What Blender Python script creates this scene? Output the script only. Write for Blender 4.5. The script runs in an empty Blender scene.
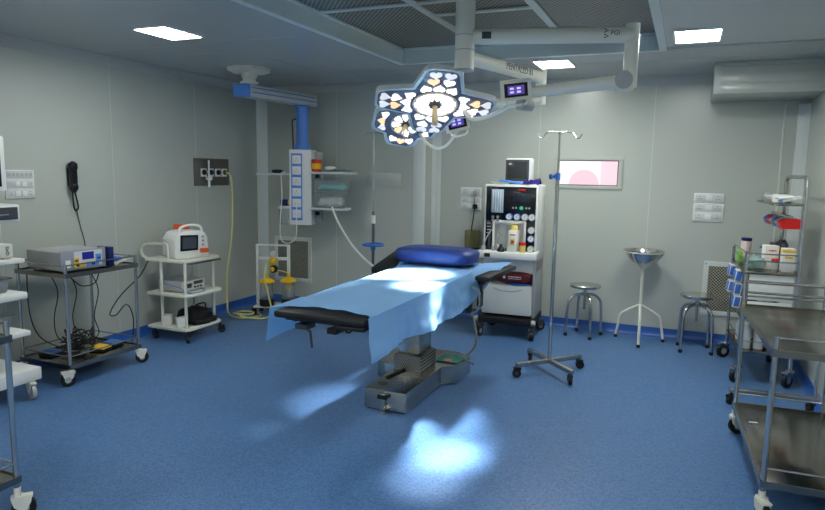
import bpy, bmesh, math, random
from mathutils import Vector, Matrix, noise
random.seed(7)
C = bpy.context.scene.collection
pi = math.pi

# ------------------------------------------------------------------ camera
RV = Vector((0.91952692, 0.39266491, 0.01686769))
UV = Vector((-0.06681021, 0.11387254, 0.99124641))
FV = Vector((-0.38730692, 0.91260469, -0.13094289))
EYE = Vector((0, 0, 1.6)); FP = 639.34
cam_d = bpy.data.cameras.new('camera'); cam = bpy.data.objects.new('camera', cam_d); C.objects.link(cam)
m = Matrix((RV, UV, -FV)).transposed().to_4x4(); m.translation = EYE; cam.matrix_world = m
cam_d.sensor_width = 36; cam_d.lens = FP * 36 / 825; cam_d.clip_start = .05
bpy.context.scene.camera = cam

def PX(u, v, x=None, y=None, z=None):
    """point of the room seen at a pixel, on the plane x=, y= or z="""
    d = FV * FP + RV * (u - 412.5) - UV * (v - 255)
    t = x / d.x if x is not None else (y / d.y if y is not None else (z - 1.6) / d.z)
    return EYE + d * t

# ------------------------------------------------------------------ materials
def lin(c):
    return tuple(((v / 255) / 12.92 if v / 255 <= .04045 else ((v / 255 + .055) / 1.055) ** 2.4) for v in c) + (1,)
MATS = {}
def mat(name, col, rough=.5, metal=0, var=.06, scale=8, bump=0, bscale=60, trans=0, emit=0, ecol=None, alpha=1, ior=1.45, coat=0, stretch=None):
    if name in MATS: return MATS[name]
    M = bpy.data.materials.new(name); M.use_nodes = True; nt = M.node_tree; N = nt.nodes; L = nt.links
    b = N['Principled BSDF']; b.inputs['Roughness'].default_value = rough; b.inputs['Metallic'].default_value = metal
    b.inputs['IOR'].default_value = ior; b.inputs['Transmission Weight'].default_value = trans
    b.inputs['Alpha'].default_value = alpha; b.inputs['Coat Weight'].default_value = coat
    c = lin(col)
    tc = N.new('ShaderNodeTexCoord'); mp = N.new('ShaderNodeMapping'); L.new(tc.outputs['Object'], mp.inputs[0])
    if stretch: mp.inputs['Scale'].default_value = stretch
    if var:
        n = N.new('ShaderNodeTexNoise'); n.inputs['Scale'].default_value = scale; n.inputs['Detail'].default_value = 4
        L.new(mp.outputs[0], n.inputs['Vector'])
        mx = N.new('ShaderNodeMix'); mx.data_type = 'RGBA'
        mx.inputs[6].default_value = tuple(v * (1 - var) for v in c[:3]) + (1,)
        mx.inputs[7].default_value = tuple(min(1, v * (1 + var)) for v in c[:3]) + (1,)
        L.new(n.outputs['Fac'], mx.inputs[0]); L.new(mx.outputs[2], b.inputs['Base Color'])
    else: b.inputs['Base Color'].default_value = c
    if bump:
        n2 = N.new('ShaderNodeTexNoise'); n2.inputs['Scale'].default_value = bscale; n2.inputs['Detail'].default_value = 3
        L.new(mp.outputs[0], n2.inputs['Vector'])
        bp = N.new('ShaderNodeBump'); bp.inputs['Strength'].default_value = bump; bp.inputs['Distance'].default_value = .01
        L.new(n2.outputs['Fac'], bp.inputs['Height']); L.new(bp.outputs[0], b.inputs['Normal'])
    if emit:
        b.inputs['Emission Color'].default_value = lin(ecol or col); b.inputs['Emission Strength'].default_value = emit
    MATS[name] = M
    return M

wall_m = mat('wall_panel_paint', (182, 187, 179), .26, 0, .03, 1.2, .04, 3)
cove_m = mat('cove_paint', (205, 212, 208), .3, 0, .02)
ceil_m = mat('ceiling_panel_paint', (184, 186, 182), .22, 0, .03, 1.0, .03, 2)
white_m = mat('white_plastic', (226, 228, 224), .35, 0, .02)
enam_m = mat('cream_enamel', (218, 218, 204), .32, 0, .03)
lampw_m = mat('lamp_enamel', (236, 234, 220), .3, 0, .02)
grey_m = mat('light_grey_plastic', (165, 168, 168), .4, 0, .04)
dgrey_m = mat('dark_grey_plastic', (62, 66, 72), .4, 0, .05)
black_m = mat('black_rubber', (16, 16, 18), .5, 0, .1)
bpanel_m = mat('black_gloss_panel', (14, 16, 24), .2, 0, .1)
steel_m = mat('brushed_steel', (186, 186, 180), .27, 1, .1, 6, .05, 40, stretch=(1, 12, 1))
tube_m = mat('chrome_tube', (200, 200, 196), .24, 1, .05)
dsteel_m = mat('dull_steel_sheet', (150, 147, 138), .2, 1, .14, 9, .06, 30)
blue_m = mat('blue_paint', (62, 112, 190), .35, 0, .04)
pbl_m = mat('pendant_blue', (84, 138, 218), .35, 0, .03)
pillow_m = mat('blue_vinyl', (30, 54, 118), .45, 0, .05, 6, .12, 14)
yellow_m = mat('yellow_plastic', (232, 186, 20), .4, 0, .05)
red_m = mat('red_plastic', (205, 30, 30), .4, 0, .05)
maroon_m = mat('maroon_fabric', (96, 16, 30), .55, 0, .12, 12, .2, 40)
orange_m = mat('orange_plastic', (226, 92, 34), .4, 0, .05)
green_m = mat('bright_green_card', (128, 205, 50), .5, 0, .1)
teal_m = mat('teal_cloth', (108, 176, 166), .75, 0, .15, 14, .4, 22)
navy_m = mat('navy_plastic', (18, 28, 84), .35, 0, .06)
purple_m = mat('purple_cloth', (52, 36, 140), .6, 0, .15, 20, .5, 30)
paper_m = mat('white_paper', (228, 228, 222), .7, 0, .04, 14, .3, 20)
hose_m = mat('yellow_hose', (206, 204, 128), .42, 0, .05)
clear_m = mat('clear_plastic', (225, 232, 235), .12, 0, .0, trans=.85, alpha=.55, ior=1.2)
smoke_m = mat('smoky_plastic', (196, 190, 140), .15, 0, .0, trans=.6, alpha=.7, ior=1.2)
glass_m = mat('white_cell_glass', (240, 240, 240), .2, 0, 0, emit=.72, ecol=(255, 252, 244))
glassw_m = mat('warm_cell_glass', (244, 190, 130), .2, 0, 0, emit=.5, ecol=(255, 205, 160))
glassd_m = mat('dim_cell_glass', (205, 205, 205), .15, 0, 0, emit=.36, ecol=(232, 232, 235))
glassb_m = mat('bright_cell_glass', (250, 248, 235), .2, 0, 0, emit=.85, ecol=(255, 247, 228))
face_m = mat('lamp_face_navy', (104, 108, 122), .2, 0, .05)
panel_light_m = mat('ceiling_lamp_diffuser', (255, 255, 255), .4, 0, 0, emit=34, ecol=(250, 252, 248))
text_m = mat('grey_lettering', (120, 122, 122), .5, 0, 0)
textd_m = mat('dark_lettering', (30, 30, 34), .5, 0, 0)
textw_m = mat('white_lettering', (225, 225, 225), .5, 0, 0)
textr_m = mat('red_lettering', (190, 30, 36), .5, 0, 0)

def sheer_cloth():
    M = mat('light_blue_drape', (140, 190, 238), .8, 0, .05, 5, .18, 30)
    nt = M.node_tree; b = nt.nodes['Principled BSDF']; tr = nt.nodes.new('ShaderNodeBsdfTranslucent')
    tr.inputs[0].default_value = lin((120, 180, 235)); mx = nt.nodes.new('ShaderNodeMixShader'); mx.inputs[0].default_value = .28
    out = [n for n in nt.nodes if n.type == 'OUTPUT_MATERIAL'][0]
    nt.links.new(b.outputs[0], mx.inputs[1]); nt.links.new(tr.outputs[0], mx.inputs[2]); nt.links.new(mx.outputs[0], out.inputs[0])
    return M
drape_m = sheer_cloth()

def floor_mat():
    M = mat('blue_vinyl_floor', (74, 124, 188), .3, 0, 0)
    nt = M.node_tree; N = nt.nodes; L = nt.links; b = N['Principled BSDF']
    tc = N.new('ShaderNodeTexCoord')
    v = N.new('ShaderNodeTexVoronoi'); v.inputs['Scale'].default_value = 120; L.new(tc.outputs['Object'], v.inputs['Vector'])
    sp = N.new('ShaderNodeSeparateColor'); L.new(v.outputs['Color'], sp.inputs[0])
    r = N.new('ShaderNodeValToRGB'); r.color_ramp.elements[0].color = lin((66, 102, 150)); r.color_ramp.elements[1].color = lin((92, 132, 180))
    L.new(sp.outputs[0], r.inputs[0])
    n = N.new('ShaderNodeTexNoise'); n.inputs['Scale'].default_value = 1.3; n.inputs['Detail'].default_value = 5; L.new(tc.outputs['Object'], n.inputs['Vector'])
    r2 = N.new('ShaderNodeValToRGB'); r2.color_ramp.elements[0].color = (.88, .88, .88, 1); r2.color_ramp.elements[1].color = (1, 1, 1, 1); L.new(n.outputs['Fac'], r2.inputs[0])
    mx = N.new('ShaderNodeMix'); mx.data_type = 'RGBA'; mx.blend_type = 'MULTIPLY'; mx.inputs[0].default_value = 1
    L.new(r.outputs[0], mx.inputs[6]); L.new(r2.outputs[0], mx.inputs[7]); L.new(mx.outputs[2], b.inputs['Base Color'])
    rr = N.new('ShaderNodeMapRange'); rr.inputs[3].default_value = .30; rr.inputs[4].default_value = .42; L.new(n.outputs['Fac'], rr.inputs[0]); L.new(rr.outputs[0], b.inputs['Roughness'])
    bp = N.new('ShaderNodeBump'); bp.inputs['Strength'].default_value = .06; bp.inputs['Distance'].default_value = .002; L.new(v.outputs['Distance'], bp.inputs['Height']); L.new(bp.outputs[0], b.inputs['Normal'])
    return M
floor_m = floor_mat()
base_m = mat('blue_skirting_vinyl', (44, 92, 168), .32, 0, .04)

def perforated(name, light, dark, sc, rot=0.0, thr=.5, stretch=(1, 1, 1), metal=0):
    """expanded-metal sheet: diamond holes over a dark backing"""
    M = mat(name, light, .45, metal, 0); nt = M.node_tree; N = nt.nodes; L = nt.links; b = N['Principled BSDF']
    tc = N.new('ShaderNodeTexCoord'); mp = N.new('ShaderNodeMapping'); L.new(tc.outputs['Object'], mp.inputs[0])
    mp.inputs['Scale'].default_value = stretch
    s = N.new('ShaderNodeSeparateXYZ'); L.new(mp.outputs[0], s.inputs[0])
    def mth(op, a, bb=None):
        n = N.new('ShaderNodeMath'); n.operation = op
        for i, x in enumerate((a, bb)):
            if x is None: continue
            if isinstance(x, (int, float)): n.inputs[i].default_value = x
            else: L.new(x, n.inputs[i])
        return n.outputs[0]
    p = mth('MULTIPLY', mth('ADD', s.outputs[0], s.outputs[1]), sc) if rot == 0 else mth('MULTIPLY', mth('ADD', s.outputs[0], s.outputs[2]), sc)
    q = mth('MULTIPLY', mth('SUBTRACT', s.outputs[0], s.outputs[1]), sc) if rot == 0 else mth('MULTIPLY', mth('SUBTRACT', s.outputs[0], s.outputs[2]), sc)
    a = mth('ABSOLUTE', mth('SINE', p)); c = mth('ABSOLUTE', mth('SINE', q))
    h = mth('GREATER_THAN', mth('MULTIPLY', a, c), thr)
    mx = N.new('ShaderNodeMix'); mx.data_type = 'RGBA'; mx.inputs[6].default_value = lin(light); mx.inputs[7].default_value = lin(dark)
    L.new(h, mx.inputs[0]); L.new(mx.outputs[2], b.inputs['Base Color'])
    return M
mesh_ceil_m = perforated('ceiling_mesh', (150, 148, 138), (26, 26, 26), 88, 0, .36, (1, .8, 1))
mesh_vent_m = perforated('vent_mesh', (168, 168, 152), (34, 34, 32), 110, 1, .34)
slots_m = perforated('slotted_steel', (170, 170, 166), (50, 50, 50), 210, 1, .5, (1, 1, .6), 1)

# ------------------------------------------------------------------ mesh builder
def rootof(o):
    while o.parent: o = o.parent
    return o
def rootinv(o):
    r = rootof(o)
    return (Matrix.Translation(r.location) @ r.rotation_euler.to_matrix().to_4x4()).inverted()
class MB:
    def __init__(s): s.bm = bmesh.new(); s.X = Matrix.Identity(4)
    def _fin(s, vs, bev=0, seg=2):
        vs = list(vs)
        if bev:
            es = {e for v in vs for e in v.link_edges}
            r = bmesh.ops.bevel(s.bm, geom=list(es), offset=bev, segments=seg, affect='EDGES', profile=.5, clamp_overlap=True)
        return s
    def obox(s, c, size, rot=None, bev=0, taper=None):
        M = Matrix.Translation(Vector(c)) @ (rot.to_4x4() if rot else Matrix.Identity(4)) @ Matrix.Diagonal((size[0], size[1], size[2], 1))
        r = bmesh.ops.create_cube(s.bm, size=1, matrix=Matrix.Identity(4))
        for v in r['verts']:
            if taper and v.co.z < 0: v.co.x *= taper[0]; v.co.y *= taper[1]
            v.co = s.X @ M @ v.co
        return s._fin(r['verts'], bev)
    def box(s, x0, x1, y0, y1, z0, z1, bev=0):
        return s.obox(((x0 + x1) / 2, (y0 + y1) / 2, (z0 + z1) / 2), (abs(x1 - x0), abs(y1 - y0), abs(z1 - z0)), None, bev)
    def cyl(s, p0, p1, r, seg=16, r2=None, bev=0):
        p0, p1 = s.X @ Vector(p0), s.X @ Vector(p1); d = p1 - p0
        q = Vector((0, 0, 1)).rotation_difference(d.normalized()).to_matrix().to_4x4()
        M = Matrix.Translation((p0 + p1) / 2) @ q
        res = bmesh.ops.create_cone(s.bm, cap_ends=True, segments=seg, radius1=r, radius2=r if r2 is None else r2, depth=d.length, matrix=M)
        return s
    def tube(s, pts, r, seg=8, smooth=4, closed=False):
        P = [s.X @ Vector(p) for p in pts]
        if smooth and len(P) > 2:
            Q = []; n = len(P)
            for i in range(n - 1 if not closed else n):
                a, b, c, d = (P[(i - 1) % n] if (closed or i > 0) else P[0]), P[i], P[(i + 1) % n], (P[(i + 2) % n] if (closed or i + 2 < n) else P[-1])
                for k in range(smooth):
                    t = k / smooth
                    Q.append(.5 * ((2 * b) + (-a + c) * t + (2 * a - 5 * b + 4 * c - d) * t * t + (-a + 3 * b - 3 * c + d) * t ** 3))
            if not closed: Q.append(P[-1])
            P = Q
        n = len(P); rings = []; up = None
        for i in range(n):
            if closed: t = P[(i + 1) % n] - P[i - 1]
            else: t = P[min(i + 1, n - 1)] - P[max(i - 1, 0)]
            if t.length < 1e-7: t = Vector((0, 0, 1))
            t.normalize()
            if up is None: up = t.orthogonal().normalized()
            else:
                up = up - t * up.dot(t)
                up = up.normalized() if up.length > 1e-6 else t.orthogonal().normalized()
            w = t.cross(up)
            rings.append([s.bm.verts.new(P[i] + (up * math.cos(2 * pi * k / seg) + w * math.sin(2 * pi * k / seg)) * r) for k in range(seg)])
        for i in range(n if closed else n - 1):
            a, b = rings[i], rings[(i + 1) % n]
            for k in range(seg): s.bm.faces.new((a[k], a[(k + 1) % seg], b[(k + 1) % seg], b[k]))
        if not closed: s.bm.faces.new(rings[0][::-1]); s.bm.faces.new(rings[-1])
        return s
    def lathe(s, cx, cy, prof, seg=24, cap=True):
        rings = []
        for r, z in prof:
            rings.append([s.bm.verts.new(s.X @ Vector((cx + r * math.cos(2 * pi * k / seg), cy + r * math.sin(2 * pi * k / seg), z))) for k in range(seg)])
        for a, b in zip(rings, rings[1:]):
            for k in range(seg): s.bm.faces.new((a[k], a[(k + 1) % seg], b[(k + 1) % seg], b[k]))
        if cap:
            s.bm.faces.new(rings[0][::-1]); s.bm.faces.new(rings[-1])
        return s
    def prism(s, poly, M, h, bev=0):
        """polygon in the local xy plane of M, extruded by h along local z"""
        M = s.X @ M
        lo = [s.bm.verts.new(M @ Vector((x, y, 0))) for x, y in poly]; hi = [s.bm.verts.new(M @ Vector((x, y, h))) for x, y in poly]
        n = len(poly)
        s.bm.faces.new(lo[::-1]); s.bm.faces.new(hi)
        for k in range(n): s.bm.faces.new((lo[k], lo[(k + 1) % n], hi[(k + 1) % n], hi[k]))
        return s._fin(lo + hi, bev)
    def blob(s, c, size, p=2.0, seg=24, wob=0, seed=0):
        """superellipsoid: rounded cushion, bag or crumpled heap"""
        c = Vector(c); n = seg; rings = []
        f = lambda x, e: math.copysign(abs(x) ** e, x)
        e = 2 / p
        for i in range(n // 2 + 1):
            a = -pi / 2 + pi * i / (n // 2)
            ring = []
            for k in range(n):
                b = 2 * pi * k / n
                v = Vector((f(math.cos(a), e) * f(math.cos(b), e) * size[0] / 2, f(math.cos(a), e) * f(math.sin(b), e) * size[1] / 2, f(math.sin(a), e) * size[2] / 2))
                if wob: v *= 1 + wob * noise.noise(Vector((v.x * 25 + seed, v.y * 25, v.z * 25)))
                ring.append(v)
            rings.append(ring)
        R = []
        for i, ring in enumerate(rings):
            if i in (0, len(rings) - 1): R.append([s.bm.verts.new(s.X @ (c + ring[0]))])
            else: R.append([s.bm.verts.new(s.X @ (c + v)) for v in ring])
        for a, b in zip(R, R[1:]):
            for k in range(n):
                k2 = (k + 1) % n
                if len(a) == 1: s.bm.faces.new((a[0], b[k2], b[k]))
                elif len(b) == 1: s.bm.faces.new((a[k], a[k2], b[0]))
                else: s.bm.faces.new((a[k], a[k2], b[k2], b[k]))
        return s
    def sheet(s, fn, nu, nv, th=0.0):
        g = [[s.bm.verts.new(s.X @ Vector(fn(i / nu, j / nv))) for j in range(nv + 1)] for i in range(nu + 1)]
        fs = [s.bm.faces.new((g[i][j], g[i + 1][j], g[i + 1][j + 1], g[i][j + 1])) for i in range(nu) for j in range(nv)]
        if th: bmesh.ops.solidify(s.bm, geom=fs, thickness=th)
        return s
    def build(s, name, m, parent=None, label=None, ang=35):
        if parent is not None: s.bm.transform(rootinv(parent))
        bmesh.ops.recalc_face_normals(s.bm, faces=s.bm.faces)
        me = bpy.data.meshes.new(name); s.bm.to_mesh(me); s.bm.free()
        for p in me.polygons: p.use_smooth = True
        me.set_sharp_from_angle(angle=math.radians(ang))
        me.materials.append(m)
        o = bpy.data.objects.new(name, me); C.objects.link(o)
        if parent is not None: o.parent = parent
        if label: o['label'] = label
        return o
def thing(name, loc, label, cat, group=None, rz=0):
    o = bpy.data.objects.new(name, None); C.objects.link(o); o.location = loc; o.rotation_euler = (0, 0, rz)
    o.empty_display_size = .05
    o['label'] = label; o['category'] = cat
    if group: o['group'] = group
    return o
def tag(o, label, cat, group=None):
    o['label'] = label; o['category'] = cat
    if group: o['group'] = group
    return o
def solo(mb, name, m, loc, label, cat, group=None):
    """a thing that is one mesh, with its origin at its base"""
    mb.bm.transform(Matrix.Translation(-Vector(loc)))
    o = mb.build(name, m); o.location = loc
    return tag(o, label, cat, group)
def struct(mb, name, m, parent=None):
    o = mb.build(name, m, parent)
    if parent is None: o['kind'] = 'structure'
    return o
def text(body, size, M, m, name, parent, depth=.0012):
    cu = bpy.data.curves.new('t', 'FONT'); cu.body = body; cu.size = size; cu.align_x = 'CENTER'; cu.align_y = 'CENTER'; cu.extrude = depth
    to = bpy.data.objects.new('t', cu); C.objects.link(to); bpy.context.view_layer.update()
    dg = bpy.context.evaluated_depsgraph_get(); me = bpy.data.meshes.new_from_object(to.evaluated_get(dg))
    bpy.data.objects.remove(to)
    me.transform(rootinv(parent) @ M); me.materials.clear(); me.materials.append(m)
    o = bpy.data.objects.new(name, me); C.objects.link(o); o.parent = parent
    return o
def marks(widths, h, M, m, name, parent, gap=.003):
    # a row of small print too blurred to read
    b = MB(); x = -(sum(widths) + gap * (len(widths) - 1)) / 2
    for k, w in enumerate(widths):
        b.X = M; b.box(x, x + w, -h / 2 + (.2 * h if k % 3 == 1 else 0), h / 2, 0, .001); x += w + gap
    return b.build(name, m, parent)
def basis(o, x, y, z=None):
    x = Vector(x).normalized(); y = Vector(y); y = (y - x * y.dot(x)).normalized(); z = x.cross(y)
    M = Matrix((x, y, z)).transposed().to_4x4(); M.translation = Vector(o); return M
def copy_tree(o, parent=None):
    c = o.copy(); C.objects.link(c); c.parent = parent
    for ch in list(o.children): copy_tree(ch, c)
    return c

# ------------------------------------------------------------------ the room
XL, XR, YB, YF, YS, ZC, ZT = -4.668, .951, 6.683, 6.364, -1.6, 2.527, 2.453
XS = -2.595
RX0, RX1, RY0, RY1, ZR = -2.35, -.253, 2.2, 5.25, 2.643
struct(MB().box(XL - .1, XR + .1, YS, YB + .1, -.1, 0), 'floor', floor_m)
struct(MB().box(XL - .1, XL, YS, YB + .1, 0, 2.8), 'wall_left', wall_m)
struct(MB().box(XR, XR + .1, YS, YB + .1, 0, 2.8), 'wall_right', wall_m)
struct(MB().box(XL - .1, XR + .1, YS - .1, YS, 0, 2.8), 'wall_front', wall_m)
b = MB(); b.prism([(XL, YB + .1), (XL, YF), (XS, YF), (XS, YB), (XR, YB), (XR, YB + .1)], Matrix.Identity(4), 2.8); struct(b, 'wall_back', wall_m)
b = MB()
b.box(XL, RX0, YS, YB, ZC, 2.8).box(RX1, XR, YS, YB, ZC, 2.8).box(RX0, RX1, RY1, YB, ZC, 2.8).box(RX0, RX1, YS, RY0, ZC, 2.8)
struct(b, 'ceiling', ceil_m)
# recessed air plenum: mesh sheets on steel bars
struct(MB().box(RX0, RX1, RY0, RY1, ZR, ZR + .02), 'ceiling_grille', mesh_ceil_m)
b = MB()
for i in range(4):
    x = RX0 + (RX1 - RX0) * i / 3; b.box(max(RX0, x - .028), min(RX1, x + .028), RY0, RY1, ZR - .014, ZR, .003)
for y in (3.18, 3.86 - .02, 4.62 + .0):
    if y == 4.62: continue
    b.box(RX0, RX1, y - .025, y + .025, ZR - .012, ZR - .0005, .003)
b.box(RX0, RX1, RY1 - .05, RY1, ZR - .014, ZR, .003); b.box(-1.62, -.98, 4.14, 4.19, ZR - .012, ZR - .0005, .003)
struct(b, 'trim_1', cove_m)
# frame lip of the recess
b = MB()
b.box(RX0, RX0 + .003, RY0, RY1, ZC - .004, ZR).box(RX1 - .003, RX1, RY0, RY1, ZC - .004, ZR).box(RX0, RX1, RY1 - .003, RY1, ZC - .004, ZR).box(RX0, RX1, RY0, RY0 + .003, ZC - .004, ZR)
struct(b, 'trim_15', cove_m)
b = MB()
b.box(RX0 - .05, RX0, RY0 - .05, RY1 + .05, ZC - .006, ZC - .0005).box(RX1, RX1 + .05, RY0 - .05, RY1 + .05, ZC - .006, ZC - .0005)
b.box(RX0, RX1, RY1, RY1 + .05, ZC - .006, ZC - .0005).box(RX0, RX1, RY0 - .05, RY0, ZC - .006, ZC - .0005)
struct(b, 'trim_2', cove_m)
# blue skirting with a coved foot
def skirt(pts, name):
    b = MB()
    for (x0, y0), (x1, y1), (nx, ny) in pts:
        L_ = math.hypot(x1 - x0, y1 - y0)
        M = basis((x0, y0, 0), (nx, ny, 0), (0, 0, 1))
        if M.to_3x3() @ Vector((0, 0, 1)) @ Vector((x1 - x0, y1 - y0, 0)) < 0: M = M @ Matrix.Diagonal((1, 1, -1, 1))
        prof = [(0, 0), (.035, 0), (.03, .003), (.016, .012), (.008, .028), (.005, .05), (.005, .092), (0, .092)]
        b.prism([(x, y) for x, y in prof], M, L_)
    return struct(b, name, base_m)
skirt([((XL, YS), (XL, YF), (1, 0))], 'baseboard_left')
skirt([((XL, YF), (XS, YF), (0, -1)), ((XS, YF), (XS, YB), (1, 0)), ((XS, YB), (XR, YB), (0, -1))], 'baseboard_back')
skirt([((XR, YS), (XR, YB), (-1, 0))], 'baseboard_right')
# sloping cornice under the ceiling
def cornice(pts, name):
    b = MB()
    for (x0, y0), (x1, y1), (nx, ny) in pts:
        M = basis((x0, y0, 0), (nx, ny, 0), (0, 0, 1))
        if M.to_3x3() @ Vector((0, 0, 1)) @ Vector((x1 - x0, y1 - y0, 0)) < 0: M = M @ Matrix.Diagonal((1, 1, -1, 1))
        b.prism([(0, ZT - .004), (.004, ZT - .004), (.006, ZT), (.018, ZT + .03), (.05, ZC - .007), (.054, ZC - .004), (.054, ZC), (0, ZC)], M, math.hypot(x1 - x0, y1 - y0))
    return struct(b, name, ceil_m)
cornice([((XL, YS), (XL, YF), (1, 0))], 'trim_3')
cornice([((XL, YF), (XS, YF), (0, -1)), ((XS, YF), (XS, YB), (1, 0)), ((XS, YB), (.16, YB), (0, -1))], 'trim_4')
cornice([((XR, YS), (XR, 6.0), (-1, 0))], 'trim_5')
# rounded corner coves and wall panel joints
b = MB()
b.prism([(0, 0), (.085, 0), (.075, -.012), (.045, -.03), (.02, -.06), (.01, -.085), (0, -.095)], Matrix.Translation((XL, YF, .09)), ZC - .13)
struct(b, 'trim_6', cove_m)
b = MB(); b.box(XS - .115, XS + .004, YF - .006, YF, .09, ZT - .01, .003); b.box(XS, XS + .006, YF - .003, YF + .05, .09, ZT - .01, .002)
struct(b, 'trim_7', cove_m)
b = MB(); b.prism([(0, 0), (.085, 0), (.07, -.008), (.03, -.02), (.01, -.05), (0, -.06)], Matrix.Translation((XS, YB, .09)), ZC - .13); struct(b, 'trim_8', cove_m)
b = MB(); b.prism([(0, 0), (-.085, 0), (-.08, -.012), (-.045, -.03), (-.02, -.06), (-.01, -.085), (0, -.095)], Matrix.Translation((XR, YB, .09)), 2.15); struct(b, 'trim_9', cove_m)
b = MB()
for y in (1.06, 2.11, 3.155, 4.2, 5.245): b.box(XL - .01, XL + .0012, y - .002, y + .002, .1, ZT)
for x in (-3.65,): b.box(x - .002, x + .002, YF - .0012, YF + .01, .1, ZT)
for x in (-.33, -1.43): b.box(x - .002, x + .002, YB - .0012, YB + .01, .1, ZT)
b.box(.758, .772, YB - .004, YB + .01, .1, 2.25, .002)
struct(b, 'trim_10', cove_m)
# ceiling panel joints, access hatches and the long joint cover
b = MB()
b.box(RX1 + .05, XR, 5.2, 5.262, ZC - .012, ZC + .01, .003)
struct(b, 'trim_11', ceil_m)
b = MB()
for (x0, x1, y0, y1) in ((-4.03, -3.33, 4.32, 5.6), (-3.2, -2.55, 5.45, 6.25)):
    for a in ((x0, x1, y0, y0 + .012), (x0, x1, y1 - .012, y1), (x0, x0 + .012, y0, y1), (x1 - .012, x1, y0, y1)): b.box(a[0], a[1], a[2], a[3], ZC - .003, ZC + .01)
for y in (2.6, 3.98): b.box(XL + .06, RX0 - .06, y - .003, y + .003, ZC - .0015, ZC + .01)
b.box(XL + .06, XR, 5.72, 5.726, ZC - .0015, ZC + .01)
for x in (-1.7, -.1): b.box(x - .003, x + .003, 5.32, 6.6, ZC - .0015, ZC + .01)
struct(b, 'trim_12', ceil_m)
# boxed-in duct over the back wall
b = MB(); b.box(.15, XR, 6.0, YB, 2.275, ZC, .004); struct(b, 'trim_13', wall_m)
b = MB(); b.box(.2, .915, 5.993, 6.001, 2.36, 2.44, .002).box(.2, .915, 5.995, 6.001, 2.29, 2.352, .002).box(.15, XR, 5.985, 6.0, ZC - .035, ZC, .004); struct(b, 'trim_14', wall_m)
# bright pass window in the back wall
def win_mat():
    M = mat('lit_window_pane', (255, 250, 252), .12, 0, 0); nt = M.node_tree; N = nt.nodes; L = nt.links; bs = N['Principled BSDF']
    tc = N.new('ShaderNodeTexCoord'); s = N.new('ShaderNodeSeparateXYZ'); L.new(tc.outputs['Object'], s.inputs[0])
    def mth(op, a, bb):
        n = N.new('ShaderNodeMath'); n.operation = op
        for i, x in enumerate((a, bb)):
            if isinstance(x, (int, float)): n.inputs[i].default_value = x
            else: L.new(x, n.inputs[i])
        return n.outputs[0]
    def sm(x, lo, hi):
        r = N.new('ShaderNodeMapRange'); L.new(x, r.inputs[0]); r.inputs[1].default_value = lo; r.inputs[2].default_value = hi; return r.outputs[0]
    X_, Z_ = s.outputs[0], s.outputs[2]
    dx = mth('SUBTRACT', X_, -.965); dz = mth('SUBTRACT', Z_, 1.49)
    r2 = mth('ADD', mth('MULTIPLY', dx, dx), mth('MULTIPLY', dz, dz))
    disc = sm(r2, .0235, .021); right = sm(X_, -.815, -.795); gap = sm(X_, -.73, -.75)
    f = mth('MAXIMUM', disc, mth('MULTIPLY', right, .8))
    mx = N.new('ShaderNodeMix'); mx.data_type = 'RGBA'; mx.inputs[6].default_value = lin((255, 250, 252)); mx.inputs[7].default_value = lin((252, 190, 208)); L.new(f, mx.inputs[0])
    L.new(mx.outputs[2], bs.inputs['Emission Color']); bs.inputs['Emission Strength'].default_value = .47; bs.inputs['Base Color'].default_value = (.2, .2, .2, 1)
    return M
w = bpy.data.objects.new('window_1', None); C.objects.link(w); w['kind'] = 'structure'; w.location = (0, 0, 0)
b = MB()
for a in ((-1.265, -.589, 1.732, 1.775), (-1.265, -.589, 1.444, 1.48), (-1.265, -1.22, 1.48, 1.732), (-.634, -.589, 1.48, 1.732)): b.box(a[0], a[1], YB - .014, YB, a[2], a[3], .003)
b.build('window_frame', wall_m, w)
b = MB()
for a in ((-1.22, -.634, 1.724, 1.732), (-1.22, -.634, 1.48, 1.488), (-1.22, -1.212, 1.488, 1.724), (-.642, -.634, 1.488, 1.724)): b.box(a[0], a[1], YB - .008, YB, a[2], a[3])
b.build('window_seal', dgrey_m, w)
MB().box(-1.212, -.642, YB - .004, YB - .0005, 1.485, 1.732).build('window_pane', win_mat(), w)

# ------------------------------------------------------------------ ceiling lamps
def ceil_light(x0, x1, y0, y1, label):
    t = thing('ceiling_light', ((x0 + x1) / 2, (y0 + y1) / 2, ZC - .012), label, 'ceiling light', 'square ceiling light panels')
    b = MB()
    for a in ((x0 - .012, x1 + .012, y0 - .012, y0), (x0 - .012, x1 + .012, y1, y1 + .012), (x0 - .012, x0, y0, y1), (x1, x1 + .012, y0, y1)): b.box(a[0], a[1], a[2], a[3], ZC - .01, ZC)
    b.build('frame', white_m, t)
    MB().box(x0, x1, y0, y1, ZC - .007, ZC - .001).build('diffuser', panel_light_m, t)
ceil_light(-3.53, -3.26, 3.4, 3.76, 'lit white ceiling light panel left of the mesh recess, above the silver cautery unit')
ceil_light(-1.25, -.97, 5.47, 5.83, 'lit white ceiling light panel behind the surgical light arms, near the back wall')
ceil_light(-.135, .137, 4.61, 5.0, 'lit white ceiling light panel right of the mesh recess, above the right trolleys')
ceil_light(-3.53, -3.26, .6, .96, 'added fill light panel out of view, nearer the front wall on the left side of the room')  # this panel and those below are added out of view to brighten the room
ceil_light(-1.9, -1.62, .3, .66, 'added fill light panel out of view, nearer the front wall in the middle of the room')
for k, x in enumerate((-1.9, -.135)): ceil_light(x, x + .28, -1.05, -.69, 'added fill light panel out of view, in the row along the front wall, ' + ('middle', 'right end')[k])
ceil_light(-.135, .137, 1.6, 1.96, 'added fill light panel out of view, nearer the front wall on the right side of the room')

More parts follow.
